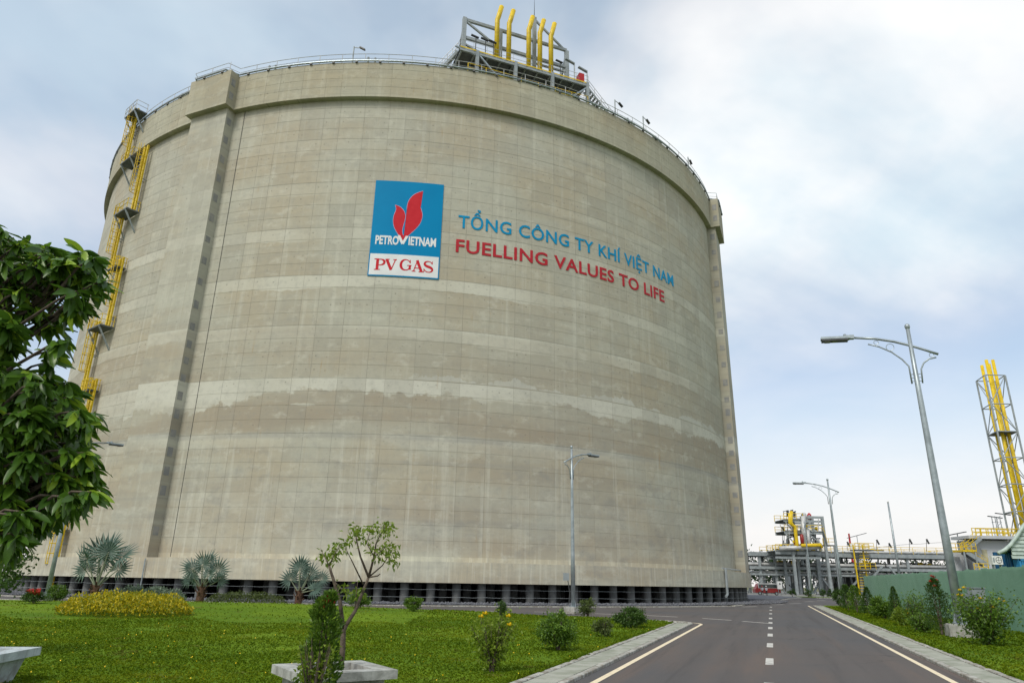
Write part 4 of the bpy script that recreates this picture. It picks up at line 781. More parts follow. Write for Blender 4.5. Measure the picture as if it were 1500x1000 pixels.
for i in range(60):
    x = random.uniform(1104, 1420); y0 = random.uniform(814, 856); dY = random.uniform(-.3, 8); L_ = random.uniform(6, 30); k = i % 4; m = M[random.choice(['pale', 'galv', 'steel', 'lampdark', 'lampdark'])]; q0 = at(x, y0, RY); q0 = Vector((q0.x, RY + dY, q0.z)); w_ = L_ * RY / F_PX
    q1 = q0 + (Vector((w_, 0, 0)) if k < 2 else Vector((0, 0, -min(w_, q0.z))) if k == 2 else Vector((w_ * .5, 0, -min(w_ * .5, q0.z)))); MB().tube([q0, q1], random.uniform(.06, .2), 6).build('small_pipe', m, RK)
# red and white mast, floodlight arm
ms_ = thing('radio_mast', 'slim red and white banded mast rising behind the pipe rack', 'mast', (at(1246, 800, 230).x, 230, 0)); 
for k in range(6): z0 = k * (at(1246, 781, 230).z) / 6; z1 = (k + 1) * at(1246, 781, 230).z / 6; MB().tube([(0, 0, z0), (0, 0, z1)], .5 - k * .04, 6, .46 - k * .04).build('mast_section', M['red' if k % 2 else 'white'], ms_, False, False)
def floodarm(px, py, Y, label, L=6., tilt=.12):
    p = at(px, py, Y); t = thing('floodlight_mast', label, 'floodlight', (p.x, Y, 0), group='floodlight masts in the plant'); MB().tube([(0, 0, 0), (0, 0, p.z)], .12, 6, .08).build('pole', M['steel'], t, False, False); MB().bar((-L / 2, 0, p.z - L * tilt), (L / 2, 0, p.z + L * tilt), .5, .14).build('light_bar', M['lampdark'], t, False, False)
floodarm(1255, 784, 200, 'floodlight bar tilted up beside the red and white mast', 5.5, .13); floodarm(1402, 781, 120, 'floodlight bar just right of the near street lamp pole', 3.0, .1)
py_ = thing('lattice_mast', 'far lattice light mast above the grey stair building', 'mast', (at(1461, 770, 210).x, 210, 0)); zt = at(1461, 756, 210).z
lm = MB()
for sx in (-1, 1):
    for sy in (-1, 1): lm.bar((sx * .9, sy * .9, 0), (sx * .7, sy * .7, zt), .16)
for k in range(14): z = zt * k / 14; lm.bar((-.9, -.9, z), (.9, -.9, z + zt / 14), .1).bar((-.9, .9, z), (.9, -.9, z), .1)
lm.build('lattice', M['steel'], py_, False, False)
for z, x0, x1 in ((zt, -2.6, 1.6), (zt + .9, -.2, 4.2)): MB().bar((x0, -.5, z), (x1, -.5, z - .5), .5, .22).build('light_bar', M['lampdark'], py_, False, False)
# vent stack tower at the right edge
VY = 150.
VT = thing('vent_stack_tower', 'grey lattice tower carrying yellow vent stacks at the right edge', 'vent tower', (at(1468, 700, VY).x, VY, 0))
NLc, NRc, FLx = at(1443, 549, VY), at(1472, 548.5, VY), at(1431, 562, VY + 5).x
zt = NLc.z; x0, x1 = NLc.x, NRc.x; w = x1 - x0; d0 = 5.
cor = [(x0, VY), (x1, VY), (FLx + w, VY + d0), (FLx, VY + d0)]; sk = (FLx - x0) / d0
lev = [0, zt * .12, zt * .25, zt * .37, zt * .49, zt * .61, zt * .73, zt * .86, zt]
for cx_, cy_ in cor: MB().tube([(cx_, cy_, 0), (cx_, cy_, zt)], .19, 8).build('leg', M['steel'], VT)
for i in range(len(lev) - 1):
    for k in range(4):
        a_, b_ = cor[k], cor[(k + 1) % 4]; MB().tube([(*a_, lev[i + 1]), (*b_, lev[i + 1])], .12, 6).build('girt', M['steel'], VT); MB().tube([(*(a_ if (i + k) % 2 else b_), lev[i]), (*(b_ if (i + k) % 2 else a_), lev[i + 1])], .10, 6).build('diagonal', M['steel'], VT)
for px, py, dY in ((1438, 535, 3.6), (1444.5, 527, 1.6), (1448.5, 533, 3.8), (1454, 527, 1.6)): tp_ = at(px, py, VY + dY); MB().tube([(tp_.x, VY + dY, 1), tp_], .34, 14).build('vent_stack', M['yellow'], VT, True)
MB().prism(cor, lev[6], lev[6] + .15).build('landing', M['grate'], VT)
# grey building with yellow outside stair
BY = 112.
BD = thing('plant_building', 'grey rendered building with yellow railed outside stair behind the fence', 'building', (at(1440, 850, BY).x, BY, 0))
e = lambda x, y, dy=0.: at(x, y, BY + dy)
a_, b_ = e(1424, 790), e(1492, 790); MB().box(((a_.x + b_.x) / 2, BY + 2.5, a_.z / 2), (b_.x - a_.x, 3, a_.z)).build('wall', M['wallg'], BD)
a_, b_ = e(1417, 786), e(1497, 786); MB().box(((a_.x + b_.x) / 2, BY + 2.0, a_.z), (b_.x - a_.x, 4.6, .45)).build('roof_slab', M['wallg'], BD); RZ = a_.z + .22
rail3((e(1426, 786).x, BY + .1, RZ), (b_.x, BY + .1, RZ), M['yellow'], BD, 1.15, 1.3, .06); rail3((e(1449, 786).x, BY + 3, RZ), (b_.x, BY + 3, RZ), M['yellow'], BD, 1.3, .8, .07); rail3((b_.x, BY + .1, RZ), (b_.x, BY + 4, RZ), M['yellow'], BD, 1.15, 1.3, .05)
a_, b_ = e(1408, 803), e(1424, 803); MB().box(((a_.x + b_.x) / 2, BY + 3, a_.z / 2 - .2), (b_.x - a_.x, 1.8, a_.z - .4)).build('side_block', M['wallg'], BD)
a_, b_ = e(1399, 814), e(1417, 830); MB().box(((a_.x + b_.x) / 2, BY + 2.0, a_.z / 2), (b_.x - a_.x, 1.2, a_.z)).build('annex', M['wallg'], BD)
a_, b_ = e(1443.5, 804), e(1455.5, 827); MB().box(((a_.x + b_.x) / 2, BY + .97, (a_.z + b_.z) / 2), (b_.x - a_.x, .1, a_.z - b_.z)).build('door', M['cream'], BD); MB().box(((a_.x + b_.x) / 2, BY + .96, a_.z + .08), (b_.x - a_.x + .3, .14, .16)).build('door_head', M['wallg'], BD)
stair(e(1437, 788, -.6), e(1415, 806, -.6), Vector((0, 1.2, 0)), M['steel'], BD, 12, M['yellow'], .5); stair(e(1416, 808, -2.0), e(1448, 828, -2.0), Vector((0, 1.2, 0)), M['steel'], BD, 16, M['yellow'], .6)
a_, b_ = e(1398, 807), e(1418, 807); MB().box(((a_.x + b_.x) / 2, BY - .7, a_.z), (b_.x - a_.x, 2.8, .3)).build('landing', M['yellow'], BD); rail3((a_.x, BY - 2.1, a_.z), (b_.x, BY - 2.1, a_.z), M['yellow'], BD, 1.2, .7, .05); rail3((a_.x, BY + .6, a_.z), (b_.x, BY + .6, a_.z), M['yellow'], BD, 1.2, .7, .05)
for x in (1400, 1416): b = e(x, 808); MB().bar((b.x, BY - 2, 0), (b.x, BY - 2, b.z), .2).build('landing_post', M['steel'], BD)
rail3((e(1404, 836).x, BY - 4, ht(836, BY, 1410)), (e(1424, 836).x, BY - 4, ht(836, BY, 1410)), M['yellow'], BD, 1.0, .8, .06)
# containers, arched sheet shelter, air conditioner
SY = 62.
s_ = lambda x, y, dy=0.: at(x, y, SY + dy)
def container(x0, x1, ytop, dy, depth, m, label):
    a_, b_ = s_(x0, ytop), s_(x1, ytop); t = thing('shipping_container', label, 'container', ((a_.x + b_.x) / 2, SY + dy + depth / 2, 0), group='blue containers by the fence'); W_ = b_.x - a_.x; H_ = a_.z; mb = MB().box((0, 0, H_ / 2), (W_ - .12, depth - .12, H_ - .06)); 
    n = int(W_ / .28)
    for i in range(n): mb.box((-W_ / 2 + .14 + (i + .5) * (W_ - .28) / n, -depth / 2 + .03, H_ / 2), (.13, .06, H_ - .3))
    n = int(depth / .28)
    for i in range(n): mb.box((-W_ / 2 + .03, -depth / 2 + .14 + (i + .5) * (depth - .28) / n, H_ / 2), (.06, .13, H_ - .3))
    mb.build('body', m, t, False, False); fr_ = MB()
    for sx in (-1, 1):
        fr_.box((sx * (W_ / 2 - .06), -depth / 2 + .04, H_ / 2), (.14, .14, H_))
    fr_.box((0, -depth / 2 + .03, H_ - .08), (W_, .12, .16)); fr_.build('frame', m, t, False, False)
container(1481, 1530, 806, 0.4, 2.2, M['bluec'], 'dark blue corrugated container beside the white air conditioner'); container(1485, 1560, 818.5, -.6, .9, M['bluel'], 'bright blue low container under the arched sheet shelter')
SH = thing('sheet_shelter', 'pale green arched corrugated sheet shelter above the blue containers', 'shelter', (s_(1490, 800).x, SY + 1, 0))
archp = [(1462, 810), (1472, 805), (1480, 798), (1487, 789), (1493, 780), (1499, 770), (1510, 758), (1525, 750), (1545, 747), (1570, 747)]
MB().tube([s_(x, y, -.6) for x, y in archp], .16, 8).build('arch_trim', M['sheet'], SH, True)
n = len(archp); mb = MB(); fp = [s_(x, y, -.6) for x, y in archp]; mb.add(fp + [p + Vector((7.5, 7, 0)) for p in fp], [(i, i + 1, n + i + 1, n + i) for i in range(n - 1)]); mb.build('arch_roof', M['sheet'], SH)
for k in range(12):
    y = 818 - k * 5.6; xs = [x for x, yy in archp if yy < y]; 
    xl = None
    for (xa, ya), (xb, yb) in zip(archp[:-1], archp[1:]):
        if ya >= y > yb: xl = xa + (xb - xa) * (ya - y) / (ya - yb)
    if y >= 810: xl = 1482
    if xl is None: continue
    xl = max(xl, 1481); p, r_ = s_(xl + .6, y, -.45), s_(1570, y, -.45); hgt = (s_(1500, y - 5.6).z - s_(1500, y).z); z = p.z
    MB().ext([(p.x, p.y, z), (p.x, p.y - .10, z + .02), (p.x, p.y - .02, z + hgt * .96), (p.x, p.y + .04, z + hgt * .96)], (r_.x - p.x, 0, 0)).build('cladding_sheet', M['sheet'], SH)
p = s_(1461, 831, -1.2); AC = thing('air_conditioner', 'white air conditioner unit standing above the fence line', 'air conditioner', (p.x, p.y, 0)); zz = at(1461, 820, SY - 1.2).z
MB().box((0, 0, zz), (.85, .4, .7)).build('casing', M['white'], AC, False, False); MB().lathe([(.26, 0), (.26, .02), (.05, .03)], 16).mesh('x'); fan = MB().tube([(.1 + .24 * math.cos(k * math.pi / 8), -.21, zz + .24 * math.sin(k * math.pi / 8)) for k in range(16)], .02, 5, close=True)
for k in range(4): fan.tube([(.1, -.21, zz), (.1 + .24 * math.cos(k * 1.57), -.21, zz + .24 * math.sin(k * 1.57))], .015, 4)
fan.build('fan_grille', M['lampdark'], AC, False, False); MB().box((-.3, -.205, zz), (.14, .02, .4)).build('vent', M['steel'], AC, False, False); MB().box((-.3, 0, (zz - .35) / 2), (.06, .3, zz - .35)).box((.3, 0, (zz - .35) / 2), (.06, .3, zz - .35)).build('stand', M['steel'], AC, False, False)
# roadside cabinet, red van, people
cb = at(1143, 868, 150); CBt = thing('control_cabinet', 'pale grey control cabinet on legs beside the red van', 'cabinet', (cb.x, 150, 0)); MB().box((0, 0, 2.0), (.9, .5, 1.5)).build('cabinet', M['white'], CBt, False, False); MB().box((0, -.26, 2.25), (.3, .02, .3)).build('window', M['glass'], CBt, False, False); MB().bar((-.3, 0, 0), (-.3, 0, 1.3), .08).bar((.3, 0, 0), (.3, 0, 1.3), .08).build('leg', M['steel'], CBt, False, False)
vb = at(1123, 866, 152); VN = thing('parked_van', 'red van with dark windows parked behind the two people', 'van', (vb.x, 152, 0))
body = [(-2.6, .45), (-2.6, 1.15), (-2.35, 1.3), (-1.9, 2.15), (-1.6, 2.3), (2.5, 2.3), (2.62, 2.1), (2.65, .45)]
me = MB().ext([(x, -.9, z) for x, z in body], (0, 1.8, 0)).mesh('body'); bm = bmesh.new(); bm.from_mesh(me); bmesh.ops.bevel(bm, geom=bm.edges[:], offset=.07, segments=2, affect='EDGES'); bm.to_mesh(me); bm.free(); obj('body', me, M['vanred'], VN)
MB().box((.2, -.9, 1.85), (4.4, .05, .95)).build('upper_panel', M['pale'], VN, False, False); MB().box((.2, -.94, 1.78), (4.1, .03, .66)).build('side_window', M['glass'], VN, False, False); MB().box((.45, 0, 2.31), (4.0, 1.7, .06)).build('roof', M['white'], VN, False, False)
for x in (-1.7, 1.7):
    w_ = MB().tube([(x, -.93, .36), (x, -.7, .36)], .36, 16).build('wheel', M['lampdark'], VN, False, False); MB().tube([(x, -.94, .36), (x, -.9, .36)], .2, 12).build('rim', M['galv'], w_, False, False)
def person(px, label, rz, hat, lean):
    p = gp(px, 872.5); p = Vector((p.x, p.y, .02)); t = thing('person', label, 'person', p, rz, 'people standing by the tank'); 
    J = dict(pel=(0, 0, .95), che=(0, .0, 1.25), nk=(0, .0, 1.47), hd=(0, .02, 1.58), ht=(0, .02, 1.72), ls=(-.18, 0, 1.40), rs=(.18, 0, 1.40), le=(-.24, .02, 1.13), re=(.25, .03, 1.12), lh=(-.20, .18 + lean, 1.0), rh=(.24, .08, .88), lhp=(-.09, 0, .93), rhp=(.09, 0, .93), lk=(-.10, .03, .5), rk=(.12, .02, .5), la=(-.11, 0, .08), ra=(.14, -.02, .08), lt=(-.12, .16, .04), rt=(.16, .14, .04))
    E_ = [('pel', 'che'), ('che', 'nk'), ('nk', 'hd'), ('hd', 'ht'), ('che', 'ls'), ('ls', 'le'), ('le', 'lh'), ('che', 'rs'), ('rs', 're'), ('re', 'rh'), ('pel', 'lhp'), ('lhp', 'lk'), ('lk', 'la'), ('la', 'lt'), ('pel', 'rhp'), ('rhp', 'rk'), ('rk', 'ra'), ('ra', 'rt')]
    rad = dict(pel=.14, che=.16, nk=.06, hd=.09, ht=.075, ls=.075, rs=.075, le=.05, re=.05, lh=.04, rh=.04, lhp=.10, rhp=.10, lk=.07, rk=.07, la=.05, ra=.05, lt=.04, rt=.04)
    ks = list(J); me = bpy.data.meshes.new('body'); me.from_pydata([J[k] for k in ks], [(ks.index(a), ks.index(b)) for a, b in E_], []); o = bpy.data.objects.new('body', me); COL.objects.link(o)
    md = o.modifiers.new('s', 'SKIN'); 
    for i, k in enumerate(ks): me.skin_vertices[0].data[i].radius = (rad[k], rad[k] * .8); me.skin_vertices[0].data[i].use_root = k == 'pel'
    sb = o.modifiers.new('u', 'SUBSURF'); sb.levels = 2; sb.render_levels = 2; bpy.context.view_layer.update(); m2 = bpy.data.meshes.new_from_object(o.evaluated_get(bpy.context.evaluated_depsgraph_get())); o.modifiers.clear(); o.data = m2
    m2.materials.clear()
    for mm in (M['shirt'], M['trouser'], M['skin'], M['lampdark']): m2.materials.append(mm)
    for f in m2.polygons:
        c = f.center; f.material_index = 3 if c.z < .12 else 1 if c.z < .98 and abs(c.x) < .2 else 2 if c.z > 1.46 or (abs(c.x) > .17 and c.z < 1.12) else 0; f.use_smooth = True
    o.parent = t; MB().lathe([(.15, 1.66), (.125, 1.68), (.12, 1.74), (.07, 1.81), (.01, 1.82)], 14, (0, .02, 0)).build('hard_hat', M[hat], t, True, False)
M['shirt'] = mat('white shirt', (.66, .68, .72), .8); M['trouser'] = mat('dark trousers', (.05, .052, .06), .85); M['skin'] = mat('skin', (.34, .19, .12), .6)
person(1117.5, 'left person in white shirt and red helmet by the tank', 2.8, 'red', .05); person(1123.5, 'right person in white shirt and white helmet by the tank', 3.4, 'white', .0)
# ================================================================== plants
def unit(v): return v / np.maximum(np.linalg.norm(v, axis=1, keepdims=True), 1e-9)
def leafcards(P, D, L, Wd, fold=.25):
    n = len(P); rv = unit(RNG.normal(size=(n, 3))); sd_ = unit(np.cross(D, rv)); nm = np.cross(sd_, D); L = np.broadcast_to(L, (n,))[:, None]; Wd = np.broadcast_to(Wd, (n,))[:, None]
    nm = np.where(nm[:, 2:3] < 0, -nm, nm)
    V = np.stack([P, P + D * L * .45 + sd_ * Wd / 2 + nm * Wd * fold, P + D * L - nm * L * .12, P + D * L * .45 - sd_ * Wd / 2 + nm * Wd * fold], 1).reshape(-1, 3)
    i = np.arange(n)[:, None] * 4; return V, np.concatenate([i + [[0, 1, 2]], i + [[0, 2, 3]]])
def clumpy(n, cen, rad, k, spread=.17, shell=.5, bottom=-.9):
    c = unit(RNG.normal(size=(k, 3))) * (RNG.uniform(shell, 1, (k, 1))); c = c[c[:, 2] > bottom] if bottom > -1 else c
    j = RNG.integers(0, len(c), n); p = c[j] + RNG.normal(size=(n, 3)) * spread * RNG.uniform(.6, 1.2, (len(c), 1))[j]
    d = unit(p * .7 + unit(RNG.normal(size=(n, 3))) * .8 + np.array([0, 0, .25])); return np.array(cen) + p * np.array(rad), d
def shrub(label, loc, h, w, kind='round', m='leaf', n=1500, leaf=.07, k=26, group=None, stems=5, flowers=None, name='shrub', cat='shrub'):
    t = thing(name, label, cat, loc, group=group); sb = MB()
    for i in range(stems):
        a = 2 * math.pi * i / stems + random.uniform(-.4, .4); rr_ = w * .25 * random.uniform(.3, 1); sb.tube([(random.uniform(-.04, .04), random.uniform(-.04, .04), -.05), (math.cos(a) * rr_ * .5, math.sin(a) * rr_ * .5, h * .35), (math.cos(a) * rr_, math.sin(a) * rr_, h * .75)], [.022 + h * .006, .014 + h * .003, .006], 5)
    sb.build('stem', M['bark'], t, False, False)
    if kind == 'round': n = int(n * 1.7); P, D = clumpy(n, (0, 0, h * .54), (w * .44, w * .44, h * .42), int(k * 1.6))
    elif kind == 'column':
        z = RNG.uniform(.06, 1, n) ** .9; r = (w / 2) * np.minimum(1, (z / .2)) ** .5 * np.maximum(1 - z, 0) ** .42 * 1.15 * RNG.uniform(.35, 1.05, n); a = RNG.uniform(0, 6.283, n); P = np.stack([r * np.cos(a), r * np.sin(a), z * h], 1); P += .04 * np.sin(P[:, [2, 0, 1]] * 14); D = unit(np.stack([np.cos(a) * .6, np.sin(a) * .6, np.full(n, .9)], 1) + RNG.normal(size=(n, 3)) * .35)
    elif kind == 'cone':
        z = RNG.uniform(.03, 1, n); r = (w / 2) * (1 - z) ** .75 * RNG.uniform(.45, 1.05, n); a = RNG.uniform(0, 6.283, n); P = np.stack([r * np.cos(a), r * np.sin(a), z * h], 1); D = unit(np.stack([np.cos(a), np.sin(a), np.full(n, .5)], 1) + RNG.normal(size=(n, 3)) * .4)
    elif kind == 'sparse':                              # leaves in loose sprays on upright shoots
        sh = max(5, k); a = RNG.uniform(0, 6.283, sh); rt_ = RNG.uniform(.3, 1, sh) * w / 2; hh = RNG.uniform(.6, 1, sh) * h; j = RNG.integers(0, sh, n); tt = RNG.uniform(.25, 1, n); P = np.stack([np.cos(a[j]) * rt_[j] * tt, np.sin(a[j]) * rt_[j] * tt, hh[j] * tt], 1) + RNG.normal(size=(n, 3)) * .085 * w; D = unit(RNG.normal(size=(n, 3)) + np.array([0, 0, .2])); st2 = MB()
        for q_ in range(sh): st2.tube([(0, 0, 0), (math.cos(a[q_]) * rt_[q_] * .45, math.sin(a[q_]) * rt_[q_] * .45, hh[q_] * .5), (math.cos(a[q_]) * rt_[q_], math.sin(a[q_]) * rt_[q_], hh[q_])], [.014, .01, .004], 4)
        st2.build('stem', M['bark'], t, False, False)
    elif kind == 'bed':
        P = np.stack([RNG.uniform(-1, 1, n), RNG.uniform(-1, 1, n), RNG.uniform(0, 1, n)], 1); keep = (P[:, 0] ** 2 + P[:, 1] ** 2) < 1; P = P[keep]; e_ = 1 - (P[:, 0] ** 2 + P[:, 1] ** 2) ** 2; P = P * np.array([w[0] / 2, w[1] / 2, 1]); P[:, 2] = h * np.sqrt(P[:, 2]) * np.maximum(e_, .12) ** .5 * (.82 + .18 * np.sin(P[:, 0] * 4.3) * np.sin(P[:, 1] * 5.1)); D = unit(RNG.normal(size=(len(P), 3)) * .8 + np.array([0, 0, .8]))
    V, Fc = leafcards(P, D, leaf * RNG.uniform(.7, 1.3, len(P)), leaf * .5 * RNG.uniform(.7, 1.2, len(P)))
    obj('foliage', npmesh('foliage', V, Fc), M[m], t)
    if flowers:
        fm, cnt, fs = flowers; idx = RNG.choice(np.argsort(-P[:, 2] + P[:, 1] * .3)[:max(cnt, len(P) // 5)], cnt, replace=False)
        for i in idx:
            p = P[i] * 1.04; f = MB()
            for q_ in range(5): a = q_ * 1.2566; d = Vector((math.cos(a), math.sin(a) * .6 - .4, .5 + .4 * math.sin(a))).normalized() * fs; sdv = d.cross(Vector((0, .7, .7))).normalized() * fs * .35; f.add([p, Vector(p) + d * .6 + sdv, Vector(p) + d, Vector(p) + d * .6 - sdv], [(0, 1, 2, 3)])
            f.build('flower', M[fm], t, False, False)
    return t
def gl(px, py): p = gp(px, py, KZ); return Vector((p.x, p.y, lawn_z(p.x, p.y) - .01))
def hsz(px, base_, top_): p = gp(px, base_, KZ); d = math.hypot(p.x, p.y); dd = ray(px, top_); return EYE + dd.z * d / math.hypot(dd.x, dd.y) - KZ
def wpx(px, base_, wp): p = gp(px, base_, KZ); return wp / F_PX * p.y * 1.04
def S_(label, px, b, top, wp, **k): h = hsz(px, b, top); return shrub(label, gl(px, b), h, wpx(px, b, wp), **k)
SG_ = 'clipped shrubs on the left lawn'
S_('round green shrub in the middle of the lawn right of the yellow flowered one', 818, 951, 894, 54, n=2600, leaf=.075, k=34, group=SG_)
S_('small open shrub between the two round shrubs near the paved corner', 884, 933, 905, 27, n=900, leaf=.07, kind='round', m='reedy', group=SG_)
S_('wide dark shrub nearest the paved corner of the lawn', 924, 919, 890, 46, n=2000, leaf=.09, m='leafd', group=SG_)
S_('small round shrub alone at the lawn edge in front of the tank', 605, 900, 880, 27, n=1300, leaf=.09, group=SG_)
S_('round shrub behind the forked sapling at the lawn edge', 526, 897, 874, 34, n=1300, leaf=.09, group=SG_)
S_('round shrub at the foot of the far left street lamp', 80, 884, 859, 29, n=1500, leaf=.10, m='leaf', group=SG_)
S_('dark red flowered shrub at the left end of the lawn', 46, 893, 873, 31, n=1300, leaf=.08, m='leafd', flowers=('rflower', 12, .16))
S_('leaning thin leaved shrub right of the lamp before the tank', 861, 903, 877, 26, n=700, leaf=.10, m='reedy', group=SG_)
S_('small dark bush half hidden behind the yellow flowered shrub', 735, 905, 882, 14, n=600, leaf=.08, m='leafd', group=SG_)
S_('tall loose shrub with yellow flowers at the front of the lawn', 721, 983, 893, 66, n=1500, leaf=.085, kind='sparse', m='leafy', k=22, flowers=('yflower', 4, .075))
# flower beds
p = gl(181, 904); b1_ = shrub('oval bed of golden yellow foliage below the first palm', p, .98, (wpx(181, 904, 176), 2.9), 'bed', 'gold', 9000, .12, stems=0, name='flower_bed', cat='flower bed')
p = gl(210, 886); shrub('low silver grey foliage behind the golden flower bed', p, .95, (wpx(210, 886, 108), 1.6), 'bed', 'silver', 3200, .17, stems=0, name='flower_bed', cat='flower bed')
p = gl(360, 886); shrub('long low olive hedge between the second and third palms', p, .78, (wpx(360, 886, 108), 1.3), 'bed', 'reedy', 3600, .10, stems=0, name='hedge', cat='hedge')
# silver fan palms
def fan_mesh(seed, rad=1.28, segs=19, spread=R(300)):
    rs = random.Random(seed); mb = MB()
    for i in range(segs):
        a = -spread / 2 + spread * (i + .5) / segs; L = rad * (1 - .22 * abs(a) / (spread / 2)) * rs.uniform(.92, 1.05); wd = spread / segs * .46; c = Vector((math.cos(a), math.sin(a), 0))
        def P(r, da, z): return Vector((r * math.cos(a + da), r * math.sin(a + da), z))
        drop = -.14 * L * rs.uniform(.3, 1.6); r1 = L * .5; cup = .10 * abs(math.sin(a))
        mb.add([P(.04, 0, 0), P(r1, -wd, .02 + cup), P(r1, 0, .07 + cup), P(r1, wd, .02 + cup), P(L, rs.uniform(-.02, .02), drop + cup)], [(0, 1, 2), (0, 2, 3), (1, 4, 2), (2, 4, 3)])
    me = mb.mesh('frond'); me.materials.append(M['palm']); return me
FANS = [fan_mesh(s) for s in (1, 2, 3)]
def palm(label, px, b, specs, scale):
    p = gl(px, b); t = thing('fan_palm', label, 'palm tree', p, group='silver fan palms along the back of the lawn')
    tr = MB().tube([(0, 0, -.1), (0, 0, .5), (.02, 0, .85)], [.24, .2, .17], 9)
    for i in range(12): a = i * 2.4; z = .15 + i * .06; d = Vector((math.cos(a), math.sin(a), 0)); tr.bar(d * .12 + Vector((0, 0, z)), d * .33 + Vector((0, 0, z + .28)), .09, .05)
    tr.build('trunk', M['palmbark'], t, False, False)
    for i, (dx_, dz_, dyv, roll, s) in enumerate(specs):      # fan centre offsets in metres, face towards +y or -y with a roll
        c = Vector((dx_ * .85, dyv, dz_ * .95)) * scale; o = obj('frond', FANS[i % 3], None, t); o.location = c; s *= scale * .80
        axis = Vector((dx_ * .8, dyv * .4, .55 + .35 * dz_ - .6 * abs(dx_))).normalized()
        nrm = Vector((RNG.uniform(-.8, .8), -1 if i % 4 else 1, RNG.uniform(-.2, .7))); nrm = (nrm - axis * nrm.dot(axis)).normalized(); yv = nrm.cross(axis)
        Mx = Matrix((axis, yv, nrm)).transposed() @ Matrix.Rotation(roll, 3, 'Z'); o.rotation_euler = Mx.to_euler(); o.scale = (s, s, s)
        MB().tube([(0, 0, .7), c * .55 + Vector((0, 0, .32 * scale)), c], [.05, .035, .022], 5).build('petiole', M['petiole'], t, False, False)
    return t
base_specs = [(-.15, 2.6, 0, 0, 1.25), (.5, 2.75, -.2, .2, 1.2), (-.75, 2.3, -.3, -.2, 1.1), (1.25, 2.5, .1, .25, 1.15), (-.3, 2.0, .6, .1, 1.0), (-1.0, 1.7, .2, -.3, .9), (1.0, 1.8, .4, .3, .9), (.2, 3.0, .5, 0, 1.1)]
palm('biggest silver fan palm, rising behind the golden flower bed', 135, 887, base_specs, 1.0)
palm('middle silver fan palm between the flower bed and the hedge', 291, 889, [(-.1, 2.2, -.2, 0, 1.0), (.95, 1.9, 0, .3, .9), (-.85, 1.95, 0, -.2, .9), (.5, 1.6, -.3, .2, .75), (-.5, 1.4, -.3, -.3, .8), (.1, 2.4, .4, 0, .9), (-1.0, 1.3, .2, -.4, .7), (1.0, 1.3, .3, .4, .7)], .95)
palm('silver fan palm with drooping side fronds behind the forked sapling', 436, 888, [(-.1, 2.3, -.2, 0, 1.0), (.65, 2.0, 0, .3, .9), (-.75, 1.6, 0, -.2, .9), (1.2, 1.0, -.3, .2, .85), (.4, 1.5, .3, -.3, .8), (-.2, 2.5, .4, 0, .9), (1.5, 1.7, .3, .5, .75)], .95)
# right verge shrubs
def V_(label, px, b, top, wp, **k):
    p = gp(px, b, KZ); h = hsz(px, b, top); k.setdefault('group', 'shrubs along the green fence'); return shrub(label, p, h, wpx(px, b, wp), **k)
V_('bushy yellow flowered shrub right of the near street lamp', 1451, 944, 871, 84, n=3600, leaf=.105, kind='sparse', m='leaf', k=40, stems=8, flowers=('yflower', 9, .085))
V_('tall columnar shrub with red flowers left of the near street lamp', 1381, 930, 848, 34, n=2600, leaf=.075, kind='column', m='leafd', flowers=('rflower', 5, .09))
V_('loose light green shrub left of the columnar red flowered one', 1344, 922, 868, 46, n=1100, leaf=.11, kind='sparse', m='leaf', k=20)
V_('small conical dark conifer before the fence middle', 1315, 909, 859, 22, n=1800, leaf=.085, kind='cone', m='leafd')
V_('rounded leafy shrub left of the small conifer', 1297, 906, 873, 36, n=2000, leaf=.11, m='leaf', k=30)
V_('conical shrub third from the second street lamp', 1274, 899, 860, 24, n=1600, leaf=.11, kind='cone', m='leafd')
V_('slim tall shrub second from the second street lamp', 1256, 897, 858, 22, n=1300, leaf=.12, kind='column', m='leaf')
V_('dark tall shrub just behind the second street lamp', 1243, 894, 857, 20, n=1200, leaf=.13, kind='column', m='leafd')
V_('low bright shrub at the foot of the conifer', 1325, 916, 888, 26, n=800, leaf=.10, m='leafy', kind='round', k=14, flowers=('yflower', 3, .08))
V_('low sprawling shrub below the loose light green one', 1355, 926, 895, 34, n=900, leaf=.10, m='leaf', kind='sparse', k=16)
V_('small leafy shrub between the conical shrub and rounded shrub', 1285, 903, 882, 22, n=800, leaf=.11, m='leaf', kind='round', k=14)
V_('low dark shrub left of the second street lamp', 1232, 889, 860, 18, n=900, leaf=.13, m='leafd', kind='round', k=14)
for i, px in enumerate((1160, 1183, 1205, 1216)):
    p = at(px, 866, 131); shrub(('first', 'second', 'third', 'fourth')[i] + ' small bush from the left on the distant grass verge', (p.x, 131, KZ), 1.3, 1.5, 'round', 'leafd', 260, .2, 10, 'bushes on the distant verge')
